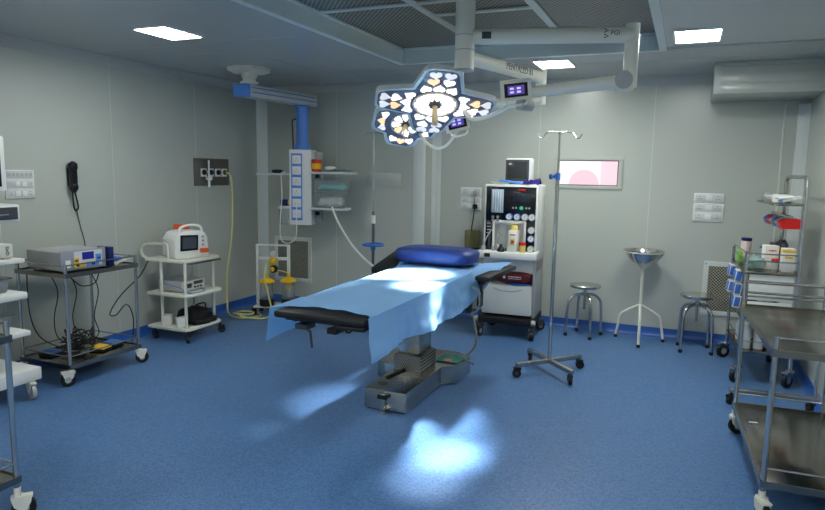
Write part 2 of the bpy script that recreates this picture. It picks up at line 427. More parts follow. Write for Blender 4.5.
# ------------------------------------------------------------------ casters
def caster(parent, x, y, ztop, r=.05, housing=enam_m, ang=0., zf=0., wheel=black_m, w=.026):
    d = Vector((math.cos(ang), math.sin(ang), 0)); n = Vector((-d.y, d.x, 0))
    c = Vector((x, y, zf + r)) + d * r * .45
    b = MB()
    b.cyl((x, y, zf + 1.9 * r), (x, y, ztop), r * .3, 12)
    b.cyl((x, y, zf + 1.95 * r), (x, y, zf + 2.25 * r), r * .55, 16)
    for sgn in (-1, 1):
        M = basis(c + n * (sgn * (w / 2 + .004) - .002), d, (0, 0, 1))
        b.prism([(-r * .95, r * 1.05), (-r * .75, r * .3), (-r * .15, -r * .25), (r * .25, -r * .1), (r * .6, r * .6), (r * .7, r * 1.05)], M, .004)
    b.obox(c + Vector((0, 0, r * 1.1)) - d * .1 * r, (r * 1.7, w + .012, r * .22), Matrix.Rotation(ang, 3, 'Z'), .003)
    o = b.build('caster', housing, parent)
    b = MB(); b.cyl(c - n * w / 2, c + n * w / 2, r, 24, bev=0)
    b.build('wheel', wheel, o)
    b = MB(); b.cyl(c - n * (w / 2 + .003), c + n * (w / 2 + .003), r * .45, 16)
    b.build('hub', grey_m if housing is not black_m else dgrey_m, o)
    return o

# ------------------------------------------------------------------ steel trolleys
def trolley(name, loc, rz, lx, ly, zl, zt, label, rail=.07, sides='all', tube=.0125, wheels=((0, 1), (0, -1), (1, 1), (1, -1)), sheet_m=dsteel_m, hous=enam_m, cr=.05, lowrail=True, tabs=()):
    """steel two-shelf trolley: x 0..lx, y 0..ly in its own frame"""
    t = thing(name, loc, label, 'trolley', rz=rz)
    X_ = Matrix.Translation(loc) @ Matrix.Rotation(rz, 4, 'Z')
    for i in (0, 1):
        for j in (0, 1):
            x = .014 + i * (lx - .028); y = .014 + j * (ly - .028)
            b = MB(); b.X = X_; b.cyl((x, y, .135), (x, y, zt + rail), tube); b.build('post', tube_m, t)
    for nm, z in (('bottom_shelf', zl), ('top_shelf', zt)):
        b = MB(); b.X = X_
        b.box(0, lx, 0, ly, z - .004, z, .001)
        b.box(0, lx, -.002, .006, z - .026, z + .006).box(0, lx, ly - .006, ly + .002, z - .026, z + .006)
        b.box(-.002, .006, 0, ly, z - .026, z + .006).box(lx - .006, lx + .002, 0, ly, z - .026, z + .006)
        b.build(nm, sheet_m, t)
    for nm, z in (('upper_rail', zt + rail - .006),) + ((('lower_rail', zl + .065),) if lowrail else ()):
        b = MB(); b.X = X_; a = .014; c_, d_ = lx - .014, ly - .014
        if 'front' in sides or sides == 'all': b.cyl((a, a, z), (c_, a, z), .005, 10)
        if 'back' in sides or sides == 'all': b.cyl((a, d_, z), (c_, d_, z), .005, 10)
        if 'left' in sides or sides == 'all': b.cyl((a, a, z), (a, d_, z), .005, 10)
        if 'right' in sides or sides == 'all': b.cyl((c_, a, z), (c_, d_, z), .005, 10)
        b.build(nm, tube_m, t)
    for k, (i, j) in enumerate(((0, 0), (0, 1), (1, 0), (1, 1))):
        p = X_ @ Vector((.014 + i * (lx - .028), .014 + j * (ly - .028), 0))
        caster(t, p.x, p.y, .15, cr, hous, (-1.2, .4, -2.0, .9)[k])
    return t, X_

# cautery trolley by the left wall
troA, XA = trolley('instrument_trolley', (-4.55, 3.16, 0), 0, .53, .66, .15, .82, 'two-shelf steel trolley by the left wall carrying the silver cautery unit')
# electrosurgical unit
e = thing('cautery_unit', (-4.2, 3.42, .826), 'silver cautery unit with blue screen and yellow and blue sockets on the left steel trolley', 'medical device')
Xe = Matrix.Translation((-4.09, 3.19, .836)) @ Matrix.Rotation(math.radians(-4), 4, 'Z')      # front faces +x; y along the front
b = MB(); b.X = Xe; b.box(-.4, -.02, 0, .36, 0, .135, .006); b.build('case', grey_m, e)
b = MB(); b.X = Xe; b.box(-.022, 0, -.004, .364, -.002, .145, .006); b.build('front_panel', mat('silver_front', (150, 156, 166), .35, .3, .03), e)
b = MB(); b.X = Xe
for x in (-.36, -.05):
    for y in (.03, .33): b.cyl((x, y, -.0095), (x, y, .002), .012)
b.build('foot', black_m, e)
def fp(y0, y1, z0, z1, m_, nm, t_=.003, x0=0.0):
    b = MB(); b.X = Xe; b.box(x0, x0 + t_, y0, y1, z0, z1); return b.build(nm, m_, e)
fp(.10, .33, .015, .132, mat('pale_fascia', (205, 208, 206), .4), 'fascia', .002)
fp(.165, .26, .068, .124, mat('blue_lcd', (30, 36, 110), .2, 0, .05, emit=.12, ecol=(40, 50, 150)), 'screen', .003, .001)
fp(.10, .137, .045, .085, yellow_m, 'socket_panel', .003, .001); fp(.10, .19, .016, .046, yellow_m, 'socket_panel', .003, .001)
fp(.195, .3, .016, .042, pbl_m, 'socket_panel', .003, .001); fp(.275, .322, .042, .1, pbl_m, 'socket_panel', .003, .001)
for y, z in ((.117, .066), (.125, .03), (.252, .03), (.3, .07)): fp(y - .012, y + .012, z - .006, z + .006, black_m, 'socket', .005, .002)
fp(.03, .07, .02, .075, white_m, 'switch', .004)
# navy standing box beside it
solo(MB().obox((-4.12, 3.6, .902), (.13, .05, .15), Matrix.Rotation(-.07, 3, 'Z'), .006), 'foot_switch_box', navy_m, (-4.12, 3.6, .827), 'small navy blue upright box beside the silver cautery unit', 'box')
# papers with blue print
t = thing('paper_pack', (-4.3, 3.73, .826), 'crumpled white paper pack with blue wrapping at the far end of the left steel trolley', 'paper pack')
b = MB(); b.sheet(lambda u, v: (-4.4 + .34 * u, 3.645 + .145 * v, .83 + .03 * abs(noise.noise(Vector((u * 5, v * 5, 1)))) + .03 * v + .02 * (1 - u)), 14, 8, .002); b.build('paper', paper_m, t)
b = MB(); b.blob((-4.16, 3.71, .872), (.15, .1, .035), 2.4, 20, .5, 3); b.build('blue_wrap', blue_m, t)
# foot pedals & cable heap on lower shelf
def pedal(x, y, rz, m_, label, z=.158):
    t = thing('foot_pedal', (x, y, z - .006), label, 'foot pedal', rz=rz)
    X_ = Matrix.Translation((x, y, z)) @ Matrix.Rotation(rz, 4, 'Z')
    b = MB(); b.X = X_; b.box(-.06, .06, -.06, .06, -.006, .014, .005); b.build('base', black_m, t)
    b = MB(); b.X = X_ @ Matrix.Rotation(.1, 4, 'Y'); b.box(-.055, .055, -.055, .055, .019, .03, .004); b.build('plate', m_, t)
pedal(-4.17, 3.56, .25, yellow_m, 'yellow foot pedal on the bottom shelf of the left steel trolley')
pedal(-4.2, 3.705, .2, blue_m, 'blue foot pedal at the far end of the left steel trolley bottom shelf')
pedal(-4.4, 3.3, .1, blue_m, 'blue foot pedal among the cables, near end of the left steel trolley bottom shelf')
b = MB(); rnd = random.Random(4)
for k in range(11):
    cx, cy, rr = -4.3 + rnd.uniform(-.03, .06), 3.46 + rnd.uniform(-.06, .03), rnd.uniform(.06, .1)
    b.tube([(cx + rr * math.cos(a * 1.05) * (1 + .1 * rnd.random()), cy + rr * .8 * math.sin(a * 1.05), .165 + .006 * k + .01 * rnd.random() + (.012 * k) * abs(math.sin(a * 1.3 + k))) for a in range(8)], .0045, 6, 3)
for (x, y) in ((-4.5, 3.4), (-4.42, 3.5), (-4.3, 3.6)):
    b.tube([(x + .02, y - .02, .78), (x + .06, y + .02, .62), (x - .01, y + .03, .4), (x + .06, y + .0, .26), (-4.3, 3.44, .19)], .004, 6, 5)
solo(b, 'cable_heap', black_m, (-4.3, 3.45, .15), 'tangle of black cables on the left steel trolley bottom shelf', 'cable')
b = MB()
b.tube([(-4.53, 3.24, .8), (-4.5, 3.22, .5), (-4.46, 3.26, .3), (-4.35, 3.36, .2), (-4.22, 3.47, .175)], .0045, 6, 6)
solo(b, 'cable', black_m, (-4.3, 3.4, .17), 'single black cable hanging down the near end of the left steel trolley', 'cable')
b = MB(); b.tube([(-4.08, 3.5, .802), (-4.06, 3.44, .72), (-4.1, 3.36, .705), (-4.12, 3.3, .76), (-4.14, 3.27, .802)], .0045, 6, 6)
solo(b, 'looped_cable', black_m, (-4.08, 3.4, .705), 'black cable looped just below the cautery trolley top shelf', 'cable')
b = MB(); b.tube([(-4.5, 4.395, .74), (-4.5, 4.3, .62), (-4.53, 4.12, .48), (-4.52, 4.0, .38), (-4.5, 3.95, .32), (-4.4, 3.93, .34), (-4.38, 4.0, .41), (-4.45, 4.12, .36), (-4.5, 4.2, .22), (-4.52, 4.2, .05), (-4.45, 4.1, .012), (-4.35, 3.95, .012)], .005, 6, 6)
solo(b, 'power_cable', black_m, (-4.45, 4.05, .008), 'black looped power cable between the steel trolley and white trolley', 'cable')

# ------------------------------------------------------------------ equipment rack, far left
rk = thing('equipment_rack', (-4.3, 2.7, 0), 'white shelved equipment rack on casters at the left edge beside the steel trolley', 'equipment rack')
RX = (-4.62, -4.05); RYY = (2.3, 2.88)
for nm, z0, z1, x1, dy in (('base', .128, .215, -4.02, .06), ('shelf', .445, .48, -4.04, .015), ('shelf', .7, .745, -4.04, .01), ('shelf', .945, .975, -4.04, .005)):
    MB().box(RX[0], x1, RYY[0], RYY[1] + dy, z0, z1, .008).build(nm, white_m, rk)
for y in (2.34, 2.74):
    MB().box(-4.605, -4.57, y, y + .05, .2, 1.75, .004).build('post', dgrey_m, rk)
for x, y, a in ((-4.06, 2.88, -.3), (-4.1, 2.36, -.5), (-4.56, 2.86, .5), (-4.56, 2.36, .3)): caster(rk, x, y, .13, .055, enam_m, a, wheel=grey_m)
dr = MB().box(-4.6, -4.06, 2.3, 2.885, 1.22, 1.335, .01).build('drawer_unit', white_m, rk)
MB().box(-4.058, -4.052, 2.34, 2.862, 1.237, 1.318).build('drawer_front', dgrey_m, dr)
MB().tube([(-4.055, 2.68, 1.27), (-4.03, 2.68, 1.27), (-4.025, 2.7, 1.27), (-4.025, 2.76, 1.272), (-4.03, 2.78, 1.275), (-4.055, 2.78, 1.275)], .005, 8, 3).build('drawer_handle', tube_m, dr)
# devices on it
t = thing('video_processor', (-4.3, 2.6, .976), 'off-white device with a round knob on the upper shelf of the left equipment rack', 'medical device')
MB().box(-4.52, -4.08, 2.35, 2.835, .982, 1.075, .01).build('case', mat('offwhite_case', (202, 202, 192), .4), t)
b = MB()
for x in (-4.5, -4.12):
    for y in (2.4, 2.78): b.cyl((x, y, .9755), (x, y, .984), .014)
b.build('foot', black_m, t)
MB().cyl((-4.082, 2.69, 1.025), (-4.062, 2.69, 1.025), .014, 16).build('knob', dgrey_m, t)
text('GMS', .03, basis((-4.079, 2.795, 1.03), (0, 0, 1), (0, -1, 0)), textd_m, 'lettering', t)
for z, w_, lab in ((.746, .09, 'clear plastic box on the middle shelf of the left equipment rack'), (.481, .11, 'clear plastic box on the lower shelf of the left equipment rack')):
    t = thing('storage_box', (-4.3, 2.6, z), lab, 'box')
    b = MB(); b.obox((-4.28, 2.59, z + w_ / 2 + .001), (.34, .46, w_), None, .01, (.92, .94)); b.build('bin', mat('frosted_plastic', (170, 178, 182), .3, 0, .03, trans=.35, alpha=.85, ior=1.2), t)
    b = MB(); b.obox((-4.28, 2.59, z + w_ + .007), (.36, .48, .012), None, .004); b.build('lid', clear_m, t)
mon = thing('rack_monitor', (-4.3, 2.6, 1.34), 'white framed monitor on top of the left equipment rack, only its edge in view', 'monitor')
MB().box(-4.2, -4.14, 2.28, 2.862, 1.42, 1.78, .012).build('bezel', white_m, mon)
MB().box(-4.141, -4.136, 2.31, 2.825, 1.45, 1.75).build('screen', bpanel_m, mon)
MB().box(-4.3, -4.1, 2.5, 2.7, 1.336, 1.352, .004).box(-4.23, -4.18, 2.56, 2.64, 1.35, 1.45).build('stand', grey_m, mon)

# foreground trolley, lower left corner
trolley('instrument_trolley', (-3.3, 1.29, 0), 0, .62, .54, .2, .85, 'steel trolley cut off at the lower left corner, one post and caster in view', tabs=())

# ------------------------------------------------------------------ left wall fittings
def switchboard(o, ex, en, w_, h_, rows, label, cat='switchboard', plugs=()):
    """plate on a wall: o = lower-left corner as one faces it, ex = along the wall, en = out of the wall"""
    ex, en = Vector(ex), Vector(en); M = basis(o, ex, (0, 0, 1))
    if (M.to_3x3() @ Vector((0, 0, 1))).dot(en) < 0: M = M @ Matrix.Diagonal((1, 1, -1, 1))
    c = Vector(o) + ex * w_ / 2
    t = thing('switchboard', c, label, cat)
    def bx(a0, a1, b0, b1, z0, z1, nm, m_, bev=.0, par=None):
        b = MB(); b.X = M; b.box(a0, a1, b0, b1, z0, z1, bev); return b.build(nm, m_, par or t)
    bx(0, w_, 0, h_, .0005, .012, 'plate', white_m, .003)
    n = len(rows); rh = h_ / n
    for i, row in enumerate(rows):
        y0 = h_ - (i + 1) * rh + rh * .12; y1 = h_ - i * rh - rh * .12; yc = (y0 + y1) / 2
        bx(w_ * .06, w_ * .94, y0, y1, .012, .0145, 'fascia', mat('switch_fascia', (206, 208, 206), .4), .001)
        cw = w_ * .88 / len(row)
        for k, ch in enumerate(row):
            xa = w_ * .06 + cw * k; xm = xa + cw / 2
            if ch == 's': bx(xa + cw * .12, xa + cw * .88, y0 + .008, y1 - .008, .0145, .019, 'switch', white_m, .001)
            elif ch == 'o':
                b = MB(); b.X = M; rr = min(cw, rh) * .055
                for dx, dy in ((0, .17), (-.14, -.1), (.14, -.1)): b.cyl((xm + dx * cw, yc + dy * rh, .014), (xm + dx * cw, yc + dy * rh, .0152), max(rr, .0035), 10)
                b.build('socket', black_m, t)
            elif ch == 'd':
                b = MB(); b.X = M
                for dx in (-.25, 0, .25): b.box(xm + dx * cw - .002, xm + dx * cw + .002, yc - .012, yc + .012, .0143, .0152)
                b.build('indicator', grey_m, t)
    return t
switchboard((XL, 3.205, 1.34), (0, 1, 0), (1, 0, 0), .235, .215, ['dddddd', 'dssd', 'osso'], 'large white switchboard on the left wall above the equipment rack')
# wall phone
t = thing('wall_phone', (XL, 3.75, 1.345), 'black wall telephone handset with coiled cord on the left wall', 'telephone')
MB().box(XL + .0005, XL + .035, 3.73, 3.78, 1.42, 1.58, .012).build('cradle', black_m, t)
b = MB(); b.blob((XL + .05, 3.755, 1.5), (.045, .062, .26), 3.2, 24)
b.blob((XL + .05, 3.755, 1.585), (.06, .07, .075), 3, 20); b.blob((XL + .05, 3.755, 1.42), (.056, .066, .07), 3, 20); b.build('handset', bpanel_m, t)
b = MB(); b.tube([(XL + .03, 3.765, 1.43), (XL + .03, 3.79, 1.33), (XL + .035, 3.8, 1.25), (XL + .035, 3.775, 1.225), (XL + .035, 3.757, 1.27), (XL + .03, 3.755, 1.41)], .0065, 8, 6); b.build('coiled_cord', black_m, t)
b = MB(); b.tube([(XL + .012, 3.8, 1.24), (XL + .008, 3.83, 1.1), (XL + .012, 3.86, .97), (XL + .012, 3.87, .85)], .003, 6, 5); b.build('wall_wire', black_m, t)
# gas outlets
t = thing('gas_outlet_panel', (XL, 5.475, 1.41), 'grey steel gas outlet panel with four round valves on the left wall', 'gas outlet panel')
MB().box(XL + .0005, XL + .012, 5.205, 5.745, 1.405, 1.69, .002).build('plate', mat('grey_outlet_plate', (112, 112, 104), .4, .6, .05), t)
for k, (y, mc) in enumerate(((5.34, black_m), (5.45, navy_m), (5.56, black_m), (5.665, mat('yellow_valve', (110, 100, 30), .4)))):
    f = MB().box(XL + .012, XL + .018, y - .043, y + .043, 1.5, 1.585, .002).build('valve_plate', white_m, t)
    b = MB(); b.cyl((XL + .017, y, 1.545), (XL + .03, y, 1.545), .028, 20).cyl((XL + .03, y, 1.545), (XL + .045, y, 1.545), .014, 16); b.build('valve', mc, f)
b = MB(); b.cyl((XL + .05, 5.38, 1.465), (XL + .05, 5.38, 1.5), .034, 20).cyl((XL + .05, 5.38, 1.39), (XL + .05, 5.38, 1.475), .013, 16).cyl((XL + .05, 5.38, 1.5), (XL + .05, 5.38, 1.67), .009, 12).cyl((XL + .015, 5.38, 1.55), (XL + .05, 5.38, 1.55), .008, 10)
b.build('flow_meter', white_m, t)
# yellow suction hose from the panel to the suction unit
b = MB()
hp = [(XL + .045, 5.665, 1.545), (XL + .09, 5.68, 1.5), (XL + .1, 5.69, 1.3), (XL + .09, 5.68, .9), (XL + .07, 5.62, .5), (XL + .07, 5.6, .28), (XL + .09, 5.58, .12), (-4.5, 5.5, .03), (-4.35, 5.42, .014), (-4.2, 5.46, .014), (-4.15, 5.6, .014), (-4.3, 5.72, .014),
      (-4.45, 5.68, .014), (-4.48, 5.56, .016), (-4.36, 5.5, .03), (-4.24, 5.56, .032), (-4.3, 5.66, .03), (-4.42, 5.62, .032), (-4.36, 5.46, .046), (-4.2, 5.44, .02), (-4.05, 5.52, .014), (-4.02, 5.62, .05), (-4.08, 5.66, .2), (-4.14, 5.67, .4), (-4.14, 5.69, .52), (-4.17, 5.75, .56)]
b.tube(hp, .009, 8, 6); solo(b, 'suction_hose', hose_m, (-4.35, 5.55, .005), 'pale yellow hose from the gas outlet panel coiled on the floor', 'hose')

# ------------------------------------------------------------------ white trolley with defibrillator
wt = thing('white_trolley', (-4.32, 4.66, 0), 'cream three-shelf trolley by the left wall with a patient monitor on top', 'trolley')
x0, x1, y0, y1 = -4.54, -4.1, 4.42, 4.9
for nm, z, dx in (('top_shelf', .735, .015), ('middle_shelf', .42, .04), ('bottom_shelf', .105, .02)):
    b = MB(); rc = .05
    poly = [(x0 - .01, y0 - .01), (x1 + dx - rc, y0 - .01), (x1 + dx - rc * .3, y0 + rc * .2), (x1 + dx, y0 + rc), (x1 + dx, y1 - rc), (x1 + dx - rc * .3, y1 - rc * .2), (x1 + dx - rc, y1 + .01), (x0 - .01, y1 + .01)]
    b.prism(poly, Matrix.Translation((0, 0, z)), .026, .005); b.build(nm, enam_m, wt)
for i, (x, y) in enumerate(((x0 + .14, y0 + .03), (x1 - .02, y0 + .03), (x0 + .14, y1 - .03), (x1 - .06, y1 - .03))):
    MB().cyl((x, y, .125), (x, y, .74), .014).build('post', enam_m, wt)
MB().tube([(x0 + .03, y0 + .005, .75), (x0 - .03, y0 - .01, .78), (x0 - .05, y0 - .01, .84), (x0 - .0, y0 - .01, .885), (x0 + .14, y0 - .01, .9), (x0 + .2, y0 + .0, .9)], .013, 10, 5).tube([(x0 + .2, y0, .9), (x0 + .24, y0 + .01, .89), (x0 + .25, y0 + .01, .75)], .011, 10, 4).build('handle', enam_m, wt)
MB().box(x1 - .06, x1 + .045, y0 + .05, y1 - .03, .722, .7345, .004).build('pull_out_tray', dgrey_m, wt)
for x, y, a in ((x0 + .05, y0 + .02, -.4), (x1 - .0, y0 + .02, -.8), (x0 + .05, y1 - .02, .6), (x1 - .0, y1 - .02, 1.)): caster(wt, x, y, .108, .034, black_m, a)
# defibrillator / patient monitor
df = thing('patient_monitor', (-4.26, 4.62, .763), 'white patient monitor with dark screen and orange trims on the cream trolley', 'patient monitor')
Xd = Matrix.Translation((-4.17, 4.61, .763)) @ Matrix.Rotation(-.32, 4, 'Z') @ Matrix.Scale(1.17, 4)    # screen faces +x
prof = [(-.14, .0), (.14, .0), (.145, .03), (.135, .16), (.11, .2), (.06, .215), (-.07, .215), (-.115, .2), (-.145, .15), (-.15, .03)]
b = MB(); b.X = Xd; M = Matrix(((0, 0, 1, -.2), (1, 0, 0, 0), (0, 1, 0, 0), (0, 0, 0, 1))); b.prism(prof, M, .2, .012); b.build('body', white_m, df)
b = MB(); b.X = Xd; b.prism([(-.105, .06), (.045, .06), (.05, .18), (-.1, .185)], M @ Matrix.Translation((0, 0, .2)), .005); b.build('screen', bpanel_m, df)
b = MB(); b.X = Xd; b.prism([(-.09, .075), (.03, .075), (.035, .165), (-.085, .17)], M @ Matrix.Translation((0, 0, .2045)), .003); b.build('display', mat('grey_screen', (70, 74, 84), .15), df)
b = MB(); b.X = Xd; b.tube([(-.03, -.1, .205), (-.03, -.08, .24), (-.03, -.02, .257), (-.03, .04, .257), (-.03, .09, .24), (-.03, .1, .2)], .012, 10, 5); b.build('handle', white_m, df)
b = MB(); b.X = Xd
b.obox((.012, .095, .055), (.03, .07, .035), None, .008); b.build('paddle', orange_m, df, 'orange connector at the lower front')
b = MB(); b.X = Xd; b.obox((-.2, .02, .232), (.14, .045, .04), Matrix.Rotation(.3, 3, 'Z'), .01); b.build('paddle', orange_m, df, 'orange grip at the back')
for k in range(3):
    b = MB(); b.X = Xd; b.cyl((-.001, .09, .1 + k * .032), (.008, .09, .1 + k * .032), .011, 14); b.build('knob', grey_m, df)
b = MB(); b.tube([(-4.36, 4.5, .9), (-4.42, 4.47, .94), (-4.46, 4.46, .85), (-4.42, 4.47, .79), (-4.36, 4.5, .78)], .006, 8, 5); b.build('lead', grey_m, df)
# silver box on the middle shelf
t = thing('light_source_unit', (-4.3, 4.62, .446), 'silver device with a dark front panel on the cream trolley middle shelf', 'medical device')
Xs = Matrix.Translation((-4.2, 4.49, .452))
b = MB(); b.X = Xs; b.box(-.28, 0, 0, .3, 0, .1, .006); b.build('case', grey_m, t)
b = MB(); b.X = Xs; b.box(0, .006, .005, .295, .005, .095, .002); b.build('front', white_m, t)
b = MB(); b.X = Xs; b.box(.006, .008, .03, .12, .03, .07).box(.006, .008, .15, .27, .055, .085); b.build('display', dgrey_m, t)
b = MB(); b.X = Xs
for y in (.16, .2, .24): b.cyl((.006, y, .03), (.018, y, .03), .009, 12)
b.build('knob', dgrey_m, t)
b = MB(); b.X = Xs
for x in (-.25, -.03):
    for y in (.03, .27): b.cyl((x, y, -.0062), (x, y, .001), .012)
b.build('foot', black_m, t)
b = MB(); b.tube([(-4.19, 4.52, .47), (-4.13, 4.5, .46), (-4.09, 4.54, .453), (-4.08, 4.62, .452), (-4.12, 4.7, .452), (-4.18, 4.72, .46)], .004, 6, 5); b.tube([(-4.44, 4.5, .56), (-4.35, 4.45, .53), (-4.2, 4.46, .5), (-4.12, 4.48, .456), (-4.1, 4.56, .452)], .004, 6, 5)
solo(b, 'blue_lead', blue_m, (-4.15, 4.6, .447), 'thin blue cable lying on the cream trolley middle shelf', 'cable')
# black bag, white adaptors on the bottom shelf
t = thing('black_bag', (-4.24, 4.7, .131), 'black soft bag on the cream trolley bottom shelf', 'bag')
MB().blob((-4.24, 4.69, .2), (.25, .28, .15), 3.2, 28, .25, 2).build('bag_body', mat('black_cloth', (20, 21, 26), .75, 0, .2, 14, .5, 30), t)
MB().blob((-4.14, 4.72, .155), (.12, .3, .05), 2.6, 24, .3, 5).build('flap', MATS['black_cloth'], t)
MB().tube([(-4.2, 4.62, .27), (-4.18, 4.66, .31), (-4.18, 4.76, .31), (-4.2, 4.8, .27)], .008, 8, 4).build('strap', MATS['black_cloth'], t)
for k, (x, y, rz_, lab) in enumerate(((-4.38, 4.5, .5, 'white adaptor block on the cream trolley bottom shelf, nearer the handle end'), (-4.2, 4.475, -.6, 'white adaptor block on the cream trolley bottom shelf, leaning in front of the bag'))):
    solo(MB().obox((x, y, .18), (.07, .09, .09), Matrix.Rotation(rz_, 3, 'Z') @ Matrix.Rotation(.15, 3, 'X'), .006), 'adaptor', white_m, (x, y, .131), lab, 'adaptor')

# ------------------------------------------------------------------ vents and blank plate
def vent(x0, x1, y, z0, z1, label):
    t = thing('wall_vent', ((x0 + x1) / 2, y, z0), label, 'vent', 'wall air vents'); f = .045
    b = MB()
    for a in ((x0, x1, z1 - f, z1), (x0, x1, z0, z0 + f), (x0, x0 + f, z0 + f, z1 - f), (x1 - f, x1, z0 + f, z1 - f)): b.box(a[0], a[1], y - .014, y - .0005, a[2], a[3], .002)
    b.build('frame', cove_m, t)
    MB().box(x0 + f - .002, x1 - f + .002, y - .009, y - .003, z0 + f - .002, z1 - f + .002).build('mesh', mesh_vent_m, t)
    b = MB()
    for x in (x0 + .02, x1 - .02):
        for z in (z0 + .02, z1 - .02): b.cyl((x, y - .016, z), (x, y - .013, z), .006, 8)
    b.build('screw', steel_m, t)
vent(-4.49, -3.98, YF, .27, .8, 'mesh wall vent behind the yellow suction jars, left end of the back wall')
vent(.2, .72, YB, .27, .79, 'mesh wall vent behind the medicine cart, right end of the back wall')
solo(MB().box(-3.26, -2.85, YF - .008, YF - .0005, 1.42, 1.565, .002), 'blank_plate', wall_m, (-3.05, YF, 1.42), 'blank grey wall plate on the back wall behind the table', 'wall plate')
# switchboards on the back wall
switchboard((-2.27, YB, 1.33), (1, 0, 0), (0, -1, 0), .235, .1, ['oso'], 'white one-row switchboard left of the anaesthesia machine, upper of two')
sb = switchboard((-2.27, YB, 1.185), (1, 0, 0), (0, -1, 0), .235, .14, ['oso', 'oso'], 'white two-row switchboard left of the anaesthesia machine, lower of two')
t = thing('plug_lead', (-2.09, YB - .03, .85), 'grey and black plugs with leads hanging from the switchboards left of the anaesthesia machine', 'plug')
MB().box(-2.115, -2.075, YB - .055, YB - .0195, 1.345, 1.4, .008).build('plug', grey_m, t)
MB().box(-2.12, -2.07, YB - .055, YB - .0195, 1.2, 1.25, .01).build('plug', black_m, t)
MB().tube([(-2.095, YB - .04, 1.35), (-2.095, YB - .06, 1.28), (-2.09, YB - .06, 1.22)], .005, 8, 4).tube([(-2.095, YB - .05, 1.21), (-2.1, YB - .06, 1.12), (-2.12, YB - .05, 1.0), (-2.12, YB - .045, .86)], .006, 8, 5).build('lead', black_m, t)
switchboard((.07, YB, 1.345), (1, 0, 0), (0, -1, 0), .262, .088, ['oso'], 'white one-row switchboard above the right stool, upper of two')
switchboard((.07, YB, 1.165), (1, 0, 0), (0, -1, 0), .262, .176, ['oso', 'oso'], 'white two-row switchboard above the right stool, lower of two')
# suction jar on wall
t = thing('wall_jar', (-2.1, YB - .08, .78), 'smoky yellow plastic canister on the back wall left of the anaesthesia machine', 'canister')
b = MB(); b.lathe(-2.1, YB - .09, [(.075, .79), (.08, .8), (.083, .96), (.086, .965), (.082, .967), (.078, .8)], 24, False); b.build('bowl', smoke_m, t)
MB().lathe(-2.1, YB - .09, [(.08, .77), (.085, .775), (.085, .79), (.05, .795)], 24).cyl((-2.1, YB - .09, .785), (-2.1, YB - .0005, .785), .02).build('holder', dgrey_m, t)
for k in range(3): MB().cyl((-2.14 + .04 * k, YB - .13, .75), (-2.14 + .04 * k, YB - .13, .79), .01).build('nozzle', mat('brass', (150, 120, 60), .3, 1), t)

# ------------------------------------------------------------------ suction unit with yellow jars
su = thing('suction_unit', (-4.15, 5.84, 0), 'white framed suction unit with two clear jars under yellow lids in the left corner', 'suction unit')
P1 = (-4.36, 5.84); P2 = (-4.03, 5.96)
for p in (P1, P2): MB().box(p[0] - .016, p[0] + .016, p[1] - .012, p[1] + .012, .085, .76, .003).build('post', white_m, su)
ddx, ddy = P2[0] - P1[0], P2[1] - P1[1]; an = math.atan2(ddy, ddx); ln = math.hypot(ddx, ddy)
for z in (.75, .6): MB().obox(((P1[0] + P2[0]) / 2, (P1[1] + P2[1]) / 2, z), (ln, .014, .02 if z > .7 else .035), Matrix.Rotation(an, 3, 'Z'), .003).build('crossbar', white_m, su)
MB().obox((-4.13, 5.84, .088), (.42, .26, .02), Matrix.Rotation(an, 3, 'Z'), .004).build('base', white_m, su)
for x, y in ((-4.3, 5.68), (-3.94, 5.8), (-4.34, 5.86), (-4.0, 6.0)): caster(su, x, y, .08, .034, black_m, -.5)
def jar(x, y):
    j = MB().lathe(x, y, [(.07, .1), (.072, .11), (.072, .34), (.06, .355), (.057, .355), (.068, .34), (.068, .11)], 24, False).build('jar', clear_m, su)
    MB().lathe(x, y, [(.076, .1), (.08, .105), (.08, .17), (.074, .175)], 24).build('rubber_boot', black_m, j)
    MB().lathe(x, y, [(.06, .352), (.086, .356), (.09, .37), (.07, .385), (.045, .4), (.02, .41), (.016, .45), (.012, .46)], 24).build('lid', yellow_m, j)
    MB().lathe(x, y, [(.02, .27), (.026, .28), (.026, .31), (.012, .33)], 14).cyl((x, y, .3), (x, y, .36), .006).build('float', yellow_m, j)
jar(-4.17, 5.74); jar(-3.98, 5.88)
g = MB().cyl((-4.14, 5.9, .6), (-4.14, 5.83, .6), .012).blob((-4.14, 5.81, .585), (.085, .07, .085), 2.2, 20).build('regulator', yellow_m, su)
MB().cyl((-4.13, 5.79, .67), (-4.13, 5.82, .67), .03, 20).cyl((-4.13, 5.82, .64), (-4.13, 5.82, .62), .01).build('gauge', white_m, g)
MB().cyl((-4.12, 5.79, .5), (-4.12, 5.83, .5), .042, 20).build('valve_ring', black_m, g)
MB().blob((-4.12, 5.775, .5), (.055, .04, .055), 2, 16).build('knob', yellow_m, g)
MB().tube([(-4.14, 5.82, .56), (-4.2, 5.78, .5), (-4.17, 5.74, .45)], .007, 8, 4).tube([(-4.08, 5.82, .49), (-4.02, 5.86, .47), (-3.98, 5.88, .45)], .007, 8, 4).build('tubing', hose_m, su)

